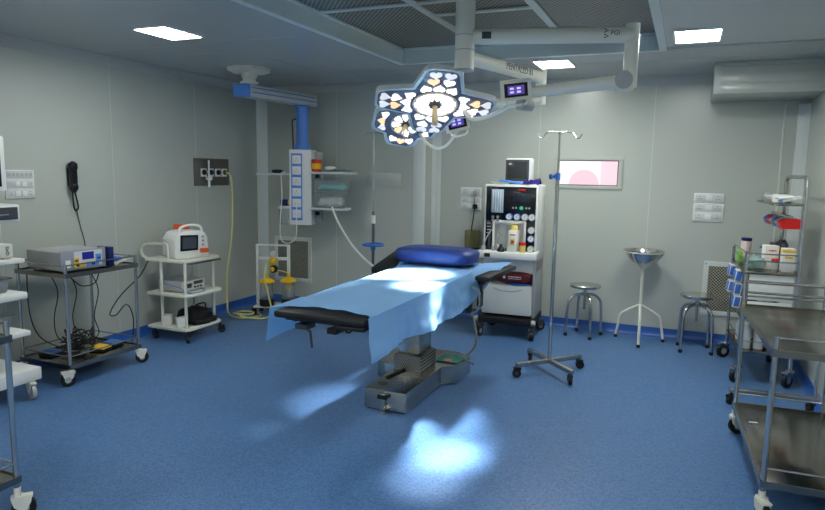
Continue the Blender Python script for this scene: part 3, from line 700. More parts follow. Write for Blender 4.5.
# ------------------------------------------------------------------ ceiling pendant
pd = thing('ceiling_pendant', (-3.87, 5.06, ZC), 'ceiling pendant with grey and blue beam, blue column and white socket box', 'ceiling pendant')
A = Vector((-3.93, 5.1, 0)); B_ = Vector((-3.81, 6.1, 0)); dAB = (B_ - A).normalized(); aAB = math.atan2(dAB.y, dAB.x)
b = MB(); b.lathe(-3.85, 5.07, [(.2, ZC - .0005), (.2, ZC - .03), (.17, ZC - .045), (.1, ZC - .05)][::-1], 8); b.build('ceiling_flange', enam_m, pd)
b = MB(); b.lathe(-3.85, 5.07, [(.075, ZC - .05), (.075, ZC - .085), (.062, ZC - .09), (.062, ZC - .13)][::-1], 24).cyl((-3.85, 5.07, 2.385), (-3.85, 5.07, 2.4), .085, 24); b.build('neck', enam_m, pd)
midp = (A + B_) / 2; Lb = (B_ - A).length; RB = Matrix.Rotation(aAB, 3, 'Z')
bm_ = MB().obox((midp.x, midp.y, 2.325), (Lb, .16, .115), RB, .012).build('beam', mat('beam_grey', (186, 190, 190), .35), pd)
nv = Vector((dAB.y, -dAB.x, 0))
for z in (2.355, 2.312):
    b = MB()
    for sg in (-1, 1): b.obox((midp.x + nv.x * .0805 * sg, midp.y + nv.y * .0805 * sg, z), (Lb - .04, .003, .009), RB)
    b.build('blue_stripe', blue_m, bm_)
ec = A - dAB * .035
MB().obox((ec.x, ec.y, 2.325), (.075, .165, .122), RB, .014).build('end_cap', pbl_m, pd)
cc = A + dAB * (Lb - .16)      # column
MB().cyl((cc.x, cc.y, 1.84), (cc.x, cc.y, 2.27), .066, 32).cyl((cc.x, cc.y, 2.25), (cc.x, cc.y, 2.268), .09, 32).cyl((cc.x, cc.y, 1.8), (cc.x, cc.y, 1.845), .09, 32).build('column', pbl_m, pd)
Xp = Matrix.Translation((cc.x, cc.y, 0)) @ Matrix.Rotation(.28, 4, 'Z')
PD_Z0, PD_Z1 = 1.0, 1.8
def pbx(a, m_, nm, par=None, bev=.003):
    b = MB(); b.X = Xp; b.box(*a, bev); return b.build(nm, m_, par or pd)
hb = pbx((-.115, .13, -.11, .11, PD_Z0, PD_Z1), white_m, 'socket_box', None, .008)
pbx((-.09, .03, -.114, -.1105, PD_Z0 + .05, PD_Z1 - .04), pbl_m, 'blue_fascia', hb, .001)
for k in range(6):
    z = PD_Z0 + .12 + k * .115
    pbx((-.077, .017, -.12, -.1145, z - .044, z + .044), white_m, 'socket_module', hb, .002)
    b = MB(); b.X = Xp
    for dx, dz in ((0, .012), (-.014, -.01), (.014, -.01)): b.cyl((-.03 + dx, -.1215, z + dz), (-.03 + dx, -.1198, z + dz), .004, 8)
    b.build('socket', dgrey_m, hb)
pbx((.13, .2, .03, .1, PD_Z0 + .02, PD_Z1 - .02), grey_m, 'side_rail')
for z in (1.12, 1.52):
    b = MB(); b.X = Xp; b.cyl((.165, .03, z), (.165, -.01, z), .022); b.build('knob', black_m, pd)
def shelf_xy(u0, u1, v, y, dep, z):
    a = PX(u0, v, z=z); c = PX(u1, v, z=z); return a, c
for (xa, xb, ya, yb, z) in ((.13, .6, -.2, .03, 1.57), (.13, .53, -.2, .03, 1.19)):
    b = MB(); b.X = Xp; b.box(xa, xb, ya, yb, z - .022, z, .005); b.build('shelf', mat('shelf_grey', (196, 204, 206), .3), pd)
for (xa, xb, ya, yb, z) in ((-.48, -.11, -.12, .12, 1.545), (-.24, -.11, -.13, .06, 1.19)):
    b = MB(); b.X = Xp; b.box(xa, xb, ya, yb, z - .018, z, .005); b.build('shelf', MATS['shelf_grey'], pd)
b = MB(); b.X = Xp; b.box(-.23, -.13, -.125, -.02, 1.0, 1.165, .01); b.build('cable_holder', clear_m, pd)
b = MB(); b.X = Xp; b.tube([(-.1, -.0, 1.8), (-.1, -.02, 2.0), (-.1, -.03, 2.1), (-.07, -.03, 2.12), (.02, -.04, 2.15)], .008, 8, 3); b.build('hook_rod', dgrey_m, pd)
# things on the pendant's shelves
def onp(x, y, z): return Xp @ Vector((x, y, z))
t = thing('sharps_tub', onp(.19, -.13, 1.571), 'small red tub with yellow label on the pendant upper shelf', 'tub')
b = MB(); b.X = Xp; b.lathe(.19, -.13, [(.045, 1.571), (.05, 1.575), (.052, 1.69), (.05, 1.7)], 20); b.build('tub', red_m, t)
b = MB(); b.X = Xp; b.lathe(.19, -.13, [(.0525, 1.6), (.0535, 1.602), (.0545, 1.655), (.0525, 1.657)], 20); b.build('yellow_label', yellow_m, t)
b = MB(); b.X = Xp; b.sheet(lambda u, v: (.3 + .28 * u, -.17 + .18 * v, 1.578 + .03 * abs(noise.noise(Vector((u * 6, v * 5, 7))))), 18, 10, .003)
solo(b, 'folded_cloth', teal_m, onp(.5, -.05, 1.571), 'folded green cloth on the pendant upper shelf', 'cloth')
b = MB(); b.X = Xp; b.blob((.34, -.13, 1.612), (.1, .1, .04), 2.4, 20, .4, 4); solo(b, 'gauze_pack', paper_m, onp(.4, -.1, 1.571), 'cream paper gauze pack on the pendant upper shelf', 'pack')
def clear_bin(x, y, z, w_, d_, h_, lab, fill):
    t = thing('clear_bin', onp(x, y, z), lab, 'plastic bin')
    b = MB(); b.X = Xp
    b.box(x - w_ / 2, x + w_ / 2, y - d_ / 2, y + d_ / 2, z, z + .004)
    for s in (-1, 1):
        b.box(x + s * w_ / 2 - .002, x + s * w_ / 2 + .002, y - d_ / 2, y + d_ / 2, z, z + h_); b.box(x - w_ / 2, x + w_ / 2, y + s * d_ / 2 - .002, y + s * d_ / 2 + .002, z, z + h_)
    b.box(x - w_ / 2 - .012, x + w_ / 2 + .012, y - d_ / 2 - .012, y - d_ / 2, z + h_ - .02, z + h_)
    b.build('bin', clear_m, t)
    b = MB(); b.X = Xp; b.blob((x, y, z + h_ * .38), (w_ * .85, d_ * .8, h_ * .6), 3, 24, .35, x * 9); o = b.build('contents', fill, t); return t
clear_bin(.33, -.085, 1.192, .3, .18, .17, 'clear plastic bin of paper packs on the pendant lower shelf', paper_m)
clear_bin(.345, -.085, 1.366, .34, .18, .12, 'clear plastic bin of green packs stacked on the lower bin of the pendant', teal_m)
b = MB(); b.X = Xp; b.blob((-.26, -.05, 1.568), (.13, .08, .04), 2.6, 20, .1); solo(b, 'black_clip', black_m, onp(-.26, -.05, 1.547), 'black clip device on the pendant small upper shelf', 'clip')
b = MB(); b.X = Xp; b.tube([(-.16, -.08, 1.56), (-.1 - .1, -.1, 1.552), (-.19, -.15, 1.5), (-.18, -.16, 1.3), (-.2, -.16, 1.05), (-.21, -.12, .85), (-.13, -.13, .8), (-.04, -.13, .87), (-.03, -.13, 1.1), (-.03, -.13, 1.25)], .005, 8, 6)
solo(b, 'white_lead', white_m, onp(-.18, -.12, .8), 'thin white lead looping below the pendant socket box', 'cable')
b = MB(); b.X = Xp; b.cyl((-.22, -.06, 1.235), (-.14, -.06, 1.235), .035, 16); o = b; solo(b, 'blue_regulator', navy_m, onp(-.18, -.06, 1.192), 'navy blue regulator on the pendant small lower shelf', 'regulator')
b = MB(); b.X = Xp; b.cyl((-.137, -.06, 1.235), (-.12, -.06, 1.235), .03, 16); solo(b, 'yellow_cap', yellow_m, onp(-.128, -.06, 1.2), 'small yellow cap beside the navy regulator on the pendant', 'cap')
b = MB(); b.tube([PX(332, 207, y=5.85), PX(338, 222, y=5.8), PX(352, 245, y=5.7), PX(368, 262, y=5.6), PX(384, 273, y=5.5), PX(400, 285, y=5.4)], .011, 10, 6)
solo(b, 'white_hose', white_m, PX(400, 285, y=5.4), 'white corrugated hose running from the pendant bin down behind the table', 'hose')

# ------------------------------------------------------------------ back drip pole with blue ring
t = thing('drip_pole', PX(372, 330, z=0.0) * 0 + Vector((-2.83, 5.6, 0)), 'slim drip pole with a blue ring tray standing behind the table', 'drip stand')
px_, py_ = -2.8, 5.6
MB().cyl((px_, py_, .1), (px_, py_, 1.2), .0145).build('lower_pole', mat('grey_pole', (120, 122, 122), .3, .8), t)
MB().cyl((px_, py_, 1.1), (px_, py_, 1.95), .009).build('upper_pole', tube_m, t)
MB().cyl((px_, py_, 1.08), (px_, py_, 1.16), .022).build('collar', white_m, t)
b = MB(); b.tube([(px_ + .1 * math.cos(k * pi / 8), py_ + .1 * math.sin(k * pi / 8), .87) for k in range(16)], .012, 10, 1, True)
for k in range(4): a = k * pi / 2 + .5; b.cyl((px_, py_, .868), (px_ + .1 * math.cos(a), py_ + .1 * math.sin(a), .868), .008, 8)
b.cyl((px_, py_, .82), (px_, py_, .89), .026); b.build('ring_tray', blue_m, t)
b = MB()
for k in range(4):
    a = k * pi / 2 + .3; c_, s_ = math.cos(a), math.sin(a)
    b.tube([(px_, py_, 1.95), (px_ + .05 * c_, py_ + .05 * s_, 1.955), (px_ + .085 * c_, py_ + .085 * s_, 1.945), (px_ + .095 * c_, py_ + .095 * s_, 1.965)], .005, 8, 4)
b.build('hook', tube_m, t)
b = MB()
for k in range(5):
    a = k * 2 * pi / 5 + .2; b.obox((px_ + .12 * math.cos(a), py_ + .12 * math.sin(a), .095), (.26, .028, .022), Matrix.Rotation(a, 3, 'Z'), .004)
b.build('base', steel_m, t)
for k in range(5):
    a = k * 2 * pi / 5 + .2; caster(t, px_ + .235 * math.cos(a), py_ + .235 * math.sin(a), .09, .036, white_m, a)

# ------------------------------------------------------------------ operating table
ot = thing('operating_table', (-1.75, 4.2, 0), 'operating table with black pads on a stainless steel column and base', 'operating table')
b = MB(); b.prism([(-1.905, 3.7), (-1.6, 3.7), (-1.6, 4.36), (-1.5, 4.43), (-1.49, 4.72), (-1.62, 4.8), (-1.95, 4.8), (-2.12, 4.66), (-2.12, 4.34), (-2.02, 4.26), (-1.905, 4.26)], Matrix.Translation((0, 0, .012)), .135, .004)
bs = b.build('base', steel_m, ot)
b = MB(); b.prism([(-1.89, 3.72), (-1.615, 3.72), (-1.615, 4.38), (-1.52, 4.45), (-1.51, 4.7), (-1.63, 4.78), (-1.94, 4.78), (-2.1, 4.64), (-2.1, 4.36), (-2.0, 4.28), (-1.89, 4.28)], Matrix.Translation((0, 0, 0.0)), .014); b.build('base_foot', black_m, bs)
b = MB(); b.box(-1.775, -1.735, 3.66, 3.7, .105, .135, .004).cyl((-1.755, 3.675, .03), (-1.755, 3.675, .12), .009).cyl((-1.755, 3.675, .0), (-1.755, 3.675, .022), .028, 20).build('levelling_foot', tube_m, bs)
MB().box(-1.79, -1.72, 3.655, 3.7, .1, .13, .006).build('foot_clamp', black_m, bs)
MB().cyl((-1.83, 3.83, .146), (-1.83, 3.83, .15), .032, 20).build('cover_disc', dgrey_m, bs)
MB().obox((-1.83, 4.06, .153), (.028, .25, .012), Matrix.Rotation(-.18, 3, 'Z'), .003).build('foot_pedal', black_m, bs)
MB().box(-1.9, -1.68, 4.15, 4.45, .147, .262, .004).build('column_sleeve', slots_m, ot)
MB().box(-1.87, -1.71, 4.18, 4.42, .26, .48, .003).build('lower_column', steel_m, ot)
MB().box(-1.85, -1.73, 4.2, 4.4, .46, .72, .003).build('upper_column', steel_m, ot)
MB().box(-1.93, -1.5, 3.95, 4.6, .7, .77, .008).build('table_frame', dgrey_m, ot)
MB().box(-1.975, -1.95, 2.95, 4.9, .755, .785, .003).build('side_rail', steel_m, ot); MB().box(-1.48, -1.455, 2.95, 4.9, .755, .785, .003).build('side_rail', steel_m, ot)
MB().box(-1.96, -1.47, 2.86, 3.95, .785, .806, .004).build('leg_plate', black_m, ot)
MB().box(-1.99, -1.44, 2.79, 3.78, .808, .85, .016).build('pad', black_m, ot); MB().box(-1.99, -1.44, 3.79, 4.5, .786, .85, .016).build('pad', black_m, ot); MB().box(-1.99, -1.44, 4.51, 5.0, .786, .85, .016).build('pad', black_m, ot)
MB().box(-1.62, -1.445, 2.795, 3.0, .785, .807, .006).build('end_block', black_m, ot)
MB().box(-1.9, -1.82, 2.86, 2.95, .74, .77, .006).cyl((-1.86, 2.9, .75), (-1.8, 2.86, .735), .008).cyl((-1.8, 2.86, .735), (-1.79, 2.86, .65), .007).build('release_lever', dgrey_m, ot)
MB().box(-1.7, -1.64, 2.86, 2.95, .735, .766, .004).build('lock_knob', black_m, ot)
# arm boards
X1 = Matrix.Translation((-1.29, 4.72, .835)) @ Matrix.Rotation(-.05, 4, 'Z')
b = MB(); b.X = X1; b.box(-.055, .055, -.36, .31, -.018, .02, .012); ab = b.build('arm_board', black_m, ot)
MB().box(-1.46, -1.33, 4.5, 4.56, .77, .812, .004).box(-1.385, -1.35, 4.5, 4.56, .6, .8, .005).build('arm_bracket', black_m, ab)
X2 = Matrix.Translation((-2.16, 4.72, .865)) @ Matrix.Rotation(.12, 4, 'Z') @ Matrix.Rotation(.1, 4, 'X')
b = MB(); b.X = X2; b.box(-.08, .08, -.36, .36, -.022, .03, .016); ab2 = b.build('arm_board', black_m, ot)
MB().box(-2.12, -1.975, 4.5, 4.56, .77, .83, .004).build('arm_bracket', black_m, ab2)
# hand control with grey hose below the right arm board
t = thing('hand_control', (-1.4, 4.55, .6), 'coiled clear tube and control box hanging under the right arm board', 'hand control')
MB().box(-1.445, -1.405, 4.42, 4.48, .56, .74, .01).build('control_box', black_m, t)
MB().tube([(-1.40 + .06 * math.cos(a * .7), 4.42 + .01 * a / 5, .66 + .1 * math.sin(a * .7)) for a in range(26)], .008, 8, 3).build('coiled_tube', clear_m, t)
b = MB(); b.tube([(-1.43, 4.5, .6), (-1.4, 4.56, .4), (-1.42, 4.62, .28), (-1.47, 4.66, .2), (-1.52, 4.68, .165)], .009, 8, 6)
solo(b, 'grey_hose', mat('grey_hose', (150, 146, 130), .5), (-1.5, 4.65, .15), 'grey hose hanging from the table side down to its base', 'hose')
# teal cloth and scissors on the base
b = MB(); b.sheet(lambda u, v: (-1.71 + .19 * u + .03 * v, 4.47 + .19 * v, .152 + .035 * math.sin(pi * u) * math.sin(pi * v) + .012 * abs(noise.noise(Vector((u * 5, v * 4, 3))))), 12, 10, .004)
solo(b, 'green_cloth', teal_m, (-1.6, 4.55, .148), 'crumpled green cloth on the operating table base', 'cloth')
b = MB(); b.blob((-1.6, 4.5, .162), (.07, .05, .02), 2.4, 16, .3); solo(b, 'pink_cloth', mat('pink_cloth', (226, 150, 150), .7), (-1.6, 4.45, .15), 'small pink swab beside the green cloth on the table base', 'swab')
b = MB(); b.cyl((-1.53, 4.62, .156), (-1.4, 4.5, .16), .007); b.blob((-1.395, 4.495, .16), (.02, .02, .02), 2, 10); solo(b, 'metal_rod', tube_m, (-1.48, 4.58, .148), 'thin metal rod sticking out over the edge of the table base', 'rod')

# drape
def drape(u, v):
    # u: 0 left hem .. 1 right hem ; v: 0 foot .. 1 head
    y = 2.845 + v * 2.08
    xl = -2.0 - .02 * v; xr = -1.432
    hl = .195 - .03 * v; hr = .235
    ztop = .863
    wl, wt_, wr = hl, xr - xl, hr
    tot = wl + wt_ + wr; s = u * tot
    nz = noise.noise(Vector((u * 7, v * 9, 2)))
    fade = max(0, min(1, (v - .75) / .1))      # near the head the sides lie outward on the arm boards
    if s < wl:
        d = wl - s; k = d / wl
        out = .012 + .028 * k * (1 + .8 * math.sin(v * 17)) + .0
        p = Vector((xl - out, y, ztop - d)); q = Vector((xl - d * .75, y, ztop + .012 + .02 * nz))
        p = p.lerp(q, fade)
    elif s < wl + wt_:
        a = (s - wl) / wt_
        z = ztop + .006 * noise.noise(Vector((u * 11, v * 6, 4))) + .003 * math.sin(v * 31 + a * 3) * (1 - abs(2 * a - 1)) + .0035 * math.exp(-((v - .45) / .01) ** 2)
        p = Vector((xl + a * wt_, y, z)); ee = min(a, 1 - a) * wt_
        if ee < .025: p.z -= .006 * (1 - ee / .025)
    else:
        d = s - wl - wt_; k = d / wr
        out = .012 + .02 * k + .03 * k * math.sin(v * 21 + .6) * (.4 + .6 * math.sin(v * 5.3)) + .014 * k * noise.noise(Vector((k * 3, v * 26, 6))) - .012 * k * math.exp(-((v - .0) / .1) ** 2)
        zd = d * (1 - .06 * math.sin(v * 9))
        p = Vector((xr + out, y, ztop - zd)); q = Vector((xr + d * .75, y + .14 * k, ztop + .012 + .02 * nz))
        p = p.lerp(q, fade)
    # foot edge curves
    if v < .12:
        a = (s - wl) / wt_
        if 0 < a < 1: p.y += .05 * math.sin(pi * a) * (1 - v / .12)
        else: p.y -= .05 * (1 - v / .12)
    return p
b = MB(); b.sheet(drape, 120, 110)
o = solo(b, 'surgical_drape', drape_m, (-1.72, 3.8, .85), 'light blue surgical drape hanging over both sides of the operating table', 'drape')
# pillow
b = MB(); b.X = Matrix.Translation((-1.79, 4.72, .937)) @ Matrix.Rotation(-.03, 4, 'Z'); b.blob((0, 0, 0), (.655, .36, .135), 4.2, 48, .03)
for v in b.bm.verts:
    c = b.X.inverted() @ v.co; k = (abs(c.x) / .36) ** 2; c.z *= 1 - .25 * k * (abs(c.y) / .19) ** 2; c.y *= 1 + .05 * k; v.co = b.X @ c
solo(b, 'pillow', pillow_m, (-1.79, 4.72, .86), 'blue vinyl pillow at the head of the operating table', 'pillow')

# ------------------------------------------------------------------ anaesthesia machine
am = thing('anaesthesia_machine', (-1.53, 6.25, 0), 'white anaesthesia machine with black gauge panel on dark casters against the back wall', 'anaesthesia machine')
Xm = Matrix.Translation((-1.785, 5.965, 0)) @ Matrix.Rotation(.05, 4, 'Z') @ Matrix.Diagonal((.935, 1, 1.012, 1))   # x 0..W across the front
W, D = .55, .46
def ab_(a, m_, nm, par=None, bev=.004):
    b = MB(); b.X = Xm; b.box(*a, bev); return b.build(nm, m_, par or am)
b = MB(); b.X = Xm; b.box(0, W, .04, D, .62, 1.465, .02); b.box(.43, W, .0, .04, .8, 1.465, .01).box(0, .43, .0, .05, 1.12, 1.465, .01).box(0, .1, 0, .05, .8, 1.12, .01); ub = b.build('upper_cabinet', white_m, am)
b = MB(); b.X = Xm; b.box(.02, W - .02, -.005, -.0005, 1.125, 1.445, .002).box(.02, .115, -.005, -.0005, .815, 1.125, .002).box(.42, W - .02, -.005, -.0005, .815, 1.125, .002); fpn = b.build('front_panel', bpanel_m, am)
b = MB(); b.X = Xm; b.box(.095, .44, -.02, .002, 1.1, 1.13, .008).box(.095, .118, -.02, .002, .8, 1.13, .008).box(.417, .44, -.02, .002, .8, 1.13, .008); b.build('niche_frame', white_m, am)
fl = ab_((.075, .2, -.012, -.005, 1.2, 1.42), mat('flowmeter_back', (170, 188, 206), .2, 0, .02), 'flow_meter', am, .002)
for k in range(4): ab_((.09 + .026 * k, .096 + .026 * k, -.016, -.012, 1.21, 1.41), white_m, 'flow_tube', fl, .001)
ab_((.3, .47, -.009, -.005, 1.3, 1.39), mat('dark_display', (34, 40, 48), .15), 'display', am, .001)
ab_((.35, .42, -.008, -.005, 1.41, 1.428), red_m, 'red_badge', am, .0005)
b = MB(); b.X = Xm; b.cyl((.385, -.012, 1.25), (.385, -.005, 1.25), .018, 16); b.build('green_button', mat('green_button', (40, 170, 110), .4, 0, 0, emit=.2), am)
for x in (.3, .33, .435, .465): 
    b = MB(); b.X = Xm; b.cyl((x, -.01, 1.25), (x, -.005, 1.25), .009, 10); b.build('button', grey_m, am)
def gauge(x, z, rim):
    b = MB(); b.X = Xm; b.cyl((x, -.025, z), (x, -.004, z), .033, 24); g_ = b.build('gauge', rim, am)
    b = MB(); b.X = Xm; b.cyl((x, -.027, z), (x, -.0255, z), .026, 24); b.build('dial', white_m, g_)
    b = MB(); b.X = Xm; b.obox((x, -.0275, z + .007), (.003, .001, .026), Matrix.Rotation(.5, 3, 'Y')); b.build('needle', textd_m, g_)
for x, z, rm in ((.265, 1.165, blue_m), (.345, 1.165, blue_m), (.425, 1.165, grey_m), (.495, 1.165, grey_m), (.495, 1.045, grey_m), (.495, .965, blue_m), (.495, .87, grey_m)): gauge(x, z, rm)
for x, z in ((.1, 1.16), (.15, 1.16), (.1, 1.13), (.15, 1.13)):
    b = MB(); b.X = Xm; b.cyl((x, -.03, z), (x, -.004, z), .014, 14); b.build('flow_knob', tube_m, am)
for k in range(4): ab_((.035, .075, -.0065, -.005, 1.09 - k * .03, 1.1 - k * .03), grey_m, 'marking', am, 0)
ab_((.05, .075, -.0065, -.005, .86, 1.05), dgrey_m, 'marking', am, 0)
Xi = Xm @ Matrix.Translation((0, 0, .0425))
# niche contents: absorber
b = MB(); b.X = Xi; b.lathe(.2, .02, [(.05, .83), (.055, .85), (.055, .92), (.03, .94), (.05, .96), (.05, 1.03), (.02, 1.06)], 20); b.build('absorber', clear_m, am)
# worktop
b = MB(); b.X = Xm; b.box(-.03, W + .02, -.14, .12, .775, .842, .012); b.build('worktop', white_m, am)
b = MB(); b.X = Xm; b.box(.05, .11, -.145, -.139, .79, .825, .003); b.build('worktop_socket', black_m, am)
ab_((0, .02, .1, D, .2, .64), white_m, 'side_panel'); ab_((W - .03, W, .03, D, .2, .75), grey_m, 'side_panel'); ab_((0, W, D - .02, D, .2, .7), grey_m, 'back_panel')
dw = ab_((-.0, W - .03, .0, .4, .22, .505), white_m, 'drawer', None, .015)
b = MB(); b.X = Xm; b.tube([(.12, -.003, .475), (.2, -.008, .455), (.27, -.009, .452), (.34, -.008, .455), (.42, -.003, .475)], .006, 8, 4); b.build('handle', mat('pale_grey', (190, 194, 196), .35), dw)
ab_((-.03, W + .01, -.05, D, .135, .2), black_m, 'base', None, .015)
for xa, xb in ((W - .01, W + .03), (-.05, -.02)):
    b = MB(); b.X = Xm; b.cyl((xa, -.045, .17), (xb, -.045, .17), .028, 16); b.build('bumper', grey_m, am)
for x, y, a in ((.0, -.02, -1.8), (W - .02, -.02, -1.2), (.0, D - .05, 1.), (W - .02, D - .05, .8)):
    p = Xm @ Vector((x, y, 0)); caster(am, p.x, p.y, .14, .052, dgrey_m, a, w=.04)
# things on / in the machine
def onm(x, y, z): return Xi @ Vector((x, y, z))
t = thing('vaporizer', onm(.33, -.03, .801), 'white vaporizer with yellow dial in front of the anaesthesia machine niche', 'vaporizer')
b = MB(); b.X = Xi; b.box(.275, .37, -.09, .03, .801, 1.0, .012); vb = b.build('body', white_m, t)
b = MB(); b.X = Xi; b.lathe(.322, -.03, [(.038, .998), (.04, 1.005), (.04, 1.035), (.034, 1.045)], 20); b.build('dial', mat('pale_yellow', (226, 206, 110), .5), t)
b = MB(); b.X = Xi; b.box(.3, .345, -.094, -.0895, .86, .93, .001); b.build('sight_glass', hose_m, t)
b = MB(); b.X = Xi; b.box(.295, .35, -.092, -.0895, .955, .965).box(.31, .34, -.0955, -.0935, .88, .91); b.build('red_mark', textr_m, t)
t = thing('plaster_tub', onm(.42, -.09, .801), 'small yellow tub with red lid on the anaesthesia machine worktop', 'tub')
b = MB(); b.X = Xi; b.lathe(.425, -.09, [(.032, .801), (.035, .805), (.035, .87)], 18); b.build('tub', mat('pale_yellow', (226, 206, 110), .5), t)
b = MB(); b.X = Xi; b.lathe(.425, -.09, [(.037, .868), (.037, .892), (.03, .896)], 18); b.build('lid', red_m, t)
t = thing('face_mask', onm(.21, -.1, .801), 'black rubber anaesthetic mask on the anaesthesia machine worktop', 'mask')
b = MB(); b.X = Xi; b.lathe(.21, -.095, [(.038, .801), (.042, .812), (.03, .83), (.018, .845), (.016, .866), (.012, .868)], 18); b.build('cone', black_m, t)
b = MB(); b.X = Xi; b.tube([(.25, -.095, .83), (.262, -.1, .82), (.26, -.1, .808)], .005, 8, 4); b.build('strap_hook', black_m, t)
for k, (x, y, h_, lab) in enumerate(((.12, -.06, .05, 'short clear vial at the left of the anaesthesia worktop'), (.155, -.03, .06, 'taller clear vial left of the black mask on the anaesthesia worktop'), (.5, -.08, .02, 'flat white cap at the right end of the anaesthesia worktop'))):
    b = MB(); b.X = Xi; b.lathe(x, y, [(.016, .801), (.017, .804), (.017, .801 + h_ * .7), (.009, .801 + h_ * .85), (.009, .801 + h_)], 14); solo(b, 'vial', white_m if k == 2 else grey_m, onm(x, y, .801), lab, 'vial')
b = MB(); b.X = Xi; b.tube([(.03, -.11, .806), (.035, -.12, .84), (.06, -.09, .93), (.1, -.05, 1.0)], .005, 8, 5); b.blob((.03, -.11, .825), (.05, .04, .048), 2.4, 16); solo(b, 'breathing_connector', grey_m, onm(.03, -.11, .801), 'grey breathing connector with a thin arm at the worktop left end', 'connector')
def onm(x, y, z): return Xm @ Vector((x, y, z))
t = thing('maroon_cushion', onm(.33, .1, .505), 'dark red padded roll with white lettering on the anaesthesia machine drawer', 'cushion')
b = MB(); b.X = Xm; b.blob((.32, .1, .585), (.38, .22, .11), 4, 32, .03); b.build('padded_body', maroon_m, t)
marks((.012, .01, .016, .008, .014, .012, .016, .01, .012), .011, Xm @ basis((.345, -.012, .594), (1, 0, 0), (0, 0, 1)), textw_m, 'lettering', t)
marks((.02, .03, .024, .03, .02), .006, Xm @ basis((.345, -.012, .576), (1, 0, 0), (0, 0, 1)), textw_m, 'lettering', t)
b = MB(); b.X = Xm; b.cyl((.235, -.014, .588), (.235, -.009, .588), .014, 14); b.build('emblem', textw_m, t)
b = MB(); b.X = Xm; b.lathe(.36, .13, [(.12, .506), (.13, .512), (.13, .524), (.12, .53)], 28); solo(b, 'blue_pad', blue_m, onm(.36, .13, .506), 'round blue pad under the dark red padded roll', 'pad')
# monitor on top
t = thing('vital_signs_monitor', onm(.31, .23, 1.466), 'grey screen monitor with white case on top of the anaesthesia machine', 'monitor')
Xo = Xm @ Matrix.Translation((.3, .22, 1.466)) @ Matrix.Rotation(-.08, 4, 'Z')
b = MB(); b.X = Xo; b.box(-.145, .145, -.03, .07, .015, .25, .025); b.build('case', white_m, t)
b = MB(); b.X = Xo; b.box(-.135, .115, -.037, -.0305, .03, .235, .006); b.build('bezel', dgrey_m, t)
b = MB(); b.X = Xo; b.box(-.115, .095, -.04, -.037, .055, .215, .001); b.build('screen', mat('screen_off', (58, 60, 62), .15), t)
b = MB(); b.X = Xo; b.box(-.1, .1, -.02, .065, 0, .016, .003); b.build('foot', dgrey_m, t)
b = MB(); b.X = Xm; b.sheet(lambda u, v: (.38 + .17 * u, .02 + .14 * v, 1.474 + .05 * math.sin(pi * v) * (.5 + .5 * u) + .02 * noise.noise(Vector((u * 6, v * 6, 5)))), 14, 10, .006)
solo(b, 'purple_cloth', purple_m, onm(.46, .08, 1.466), 'crumpled purple cloth on top of the anaesthesia machine', 'cloth')
b = MB(); b.X = Xm; b.sheet(lambda u, v: (.02 + .22 * u, .05 + .12 * v, 1.475 + .025 * abs(noise.noise(Vector((u * 7, v * 5, 9))))), 14, 8, .004)
solo(b, 'crumpled_sheet', paper_m, onm(.12, .1, 1.466), 'crumpled pale sheet on the left top of the anaesthesia machine', 'sheet')
b = MB(); b.X = Xm; b.tube([(.14, .02, 1.5), (.2, .025, 1.497), (.26, .03, 1.49), (.33, .03, 1.484), (.38, .04, 1.478)], .012, 8, 4)
solo(b, 'blue_cable_roll', pbl_m, onm(.25, .03, 1.466), 'light blue cable roll on top front of the anaesthesia machine', 'cable')

# ------------------------------------------------------------------ steel drip stand in front
ds = thing('drip_stand', (-.93, 5.06, 0), 'tall chrome drip stand on a crossed four-caster base in front of the back wall', 'drip stand')
cx_, cy_ = -.925, 5.04
MB().cyl((cx_, cy_, .1), (cx_ - .0, cy_, 1.55), .0155, 20).build('lower_pole', tube_m, ds)
MB().cyl((cx_, cy_, 1.5), (cx_, cy_, 1.915), .008, 16).build('upper_pole', tube_m, ds)
MB().cyl((cx_, cy_, 1.545), (cx_, cy_, 1.6), .02, 16).cyl((cx_ - .05, cy_ - .01, 1.572), (cx_, cy_, 1.572), .013, 12).blob((cx_ - .05, cy_ - .01, 1.572), (.035, .035, .045), 3, 16).build('height_knob', blue_m, ds)
for s in (-1, 1):
    MB().tube([(cx_, cy_, 1.91), (cx_ + s * .07, cy_ + s * .02, 1.912), (cx_ + s * .1, cy_ + s * .03, 1.9), (cx_ + s * .12, cy_ + s * .035, 1.872), (cx_ + s * .145, cy_ + s * .04, 1.868), (cx_ + s * .16, cy_ + s * .045, 1.9)], .0048, 8, 5).build('hook', tube_m, ds)
for a in (.85, -.81):
    MB().obox((cx_, cy_, .1), (.64, .035, .035), Matrix.Rotation(a, 3, 'Z'), .004).build('base_bar', steel_m, ds)
    for s in (-1, 1):
        x, y = cx_ + s * .295 * math.cos(a), cy_ + s * .295 * math.sin(a); caster(ds, x, y, .09, .034, black_m, a + (0 if s > 0 else pi) - .5)

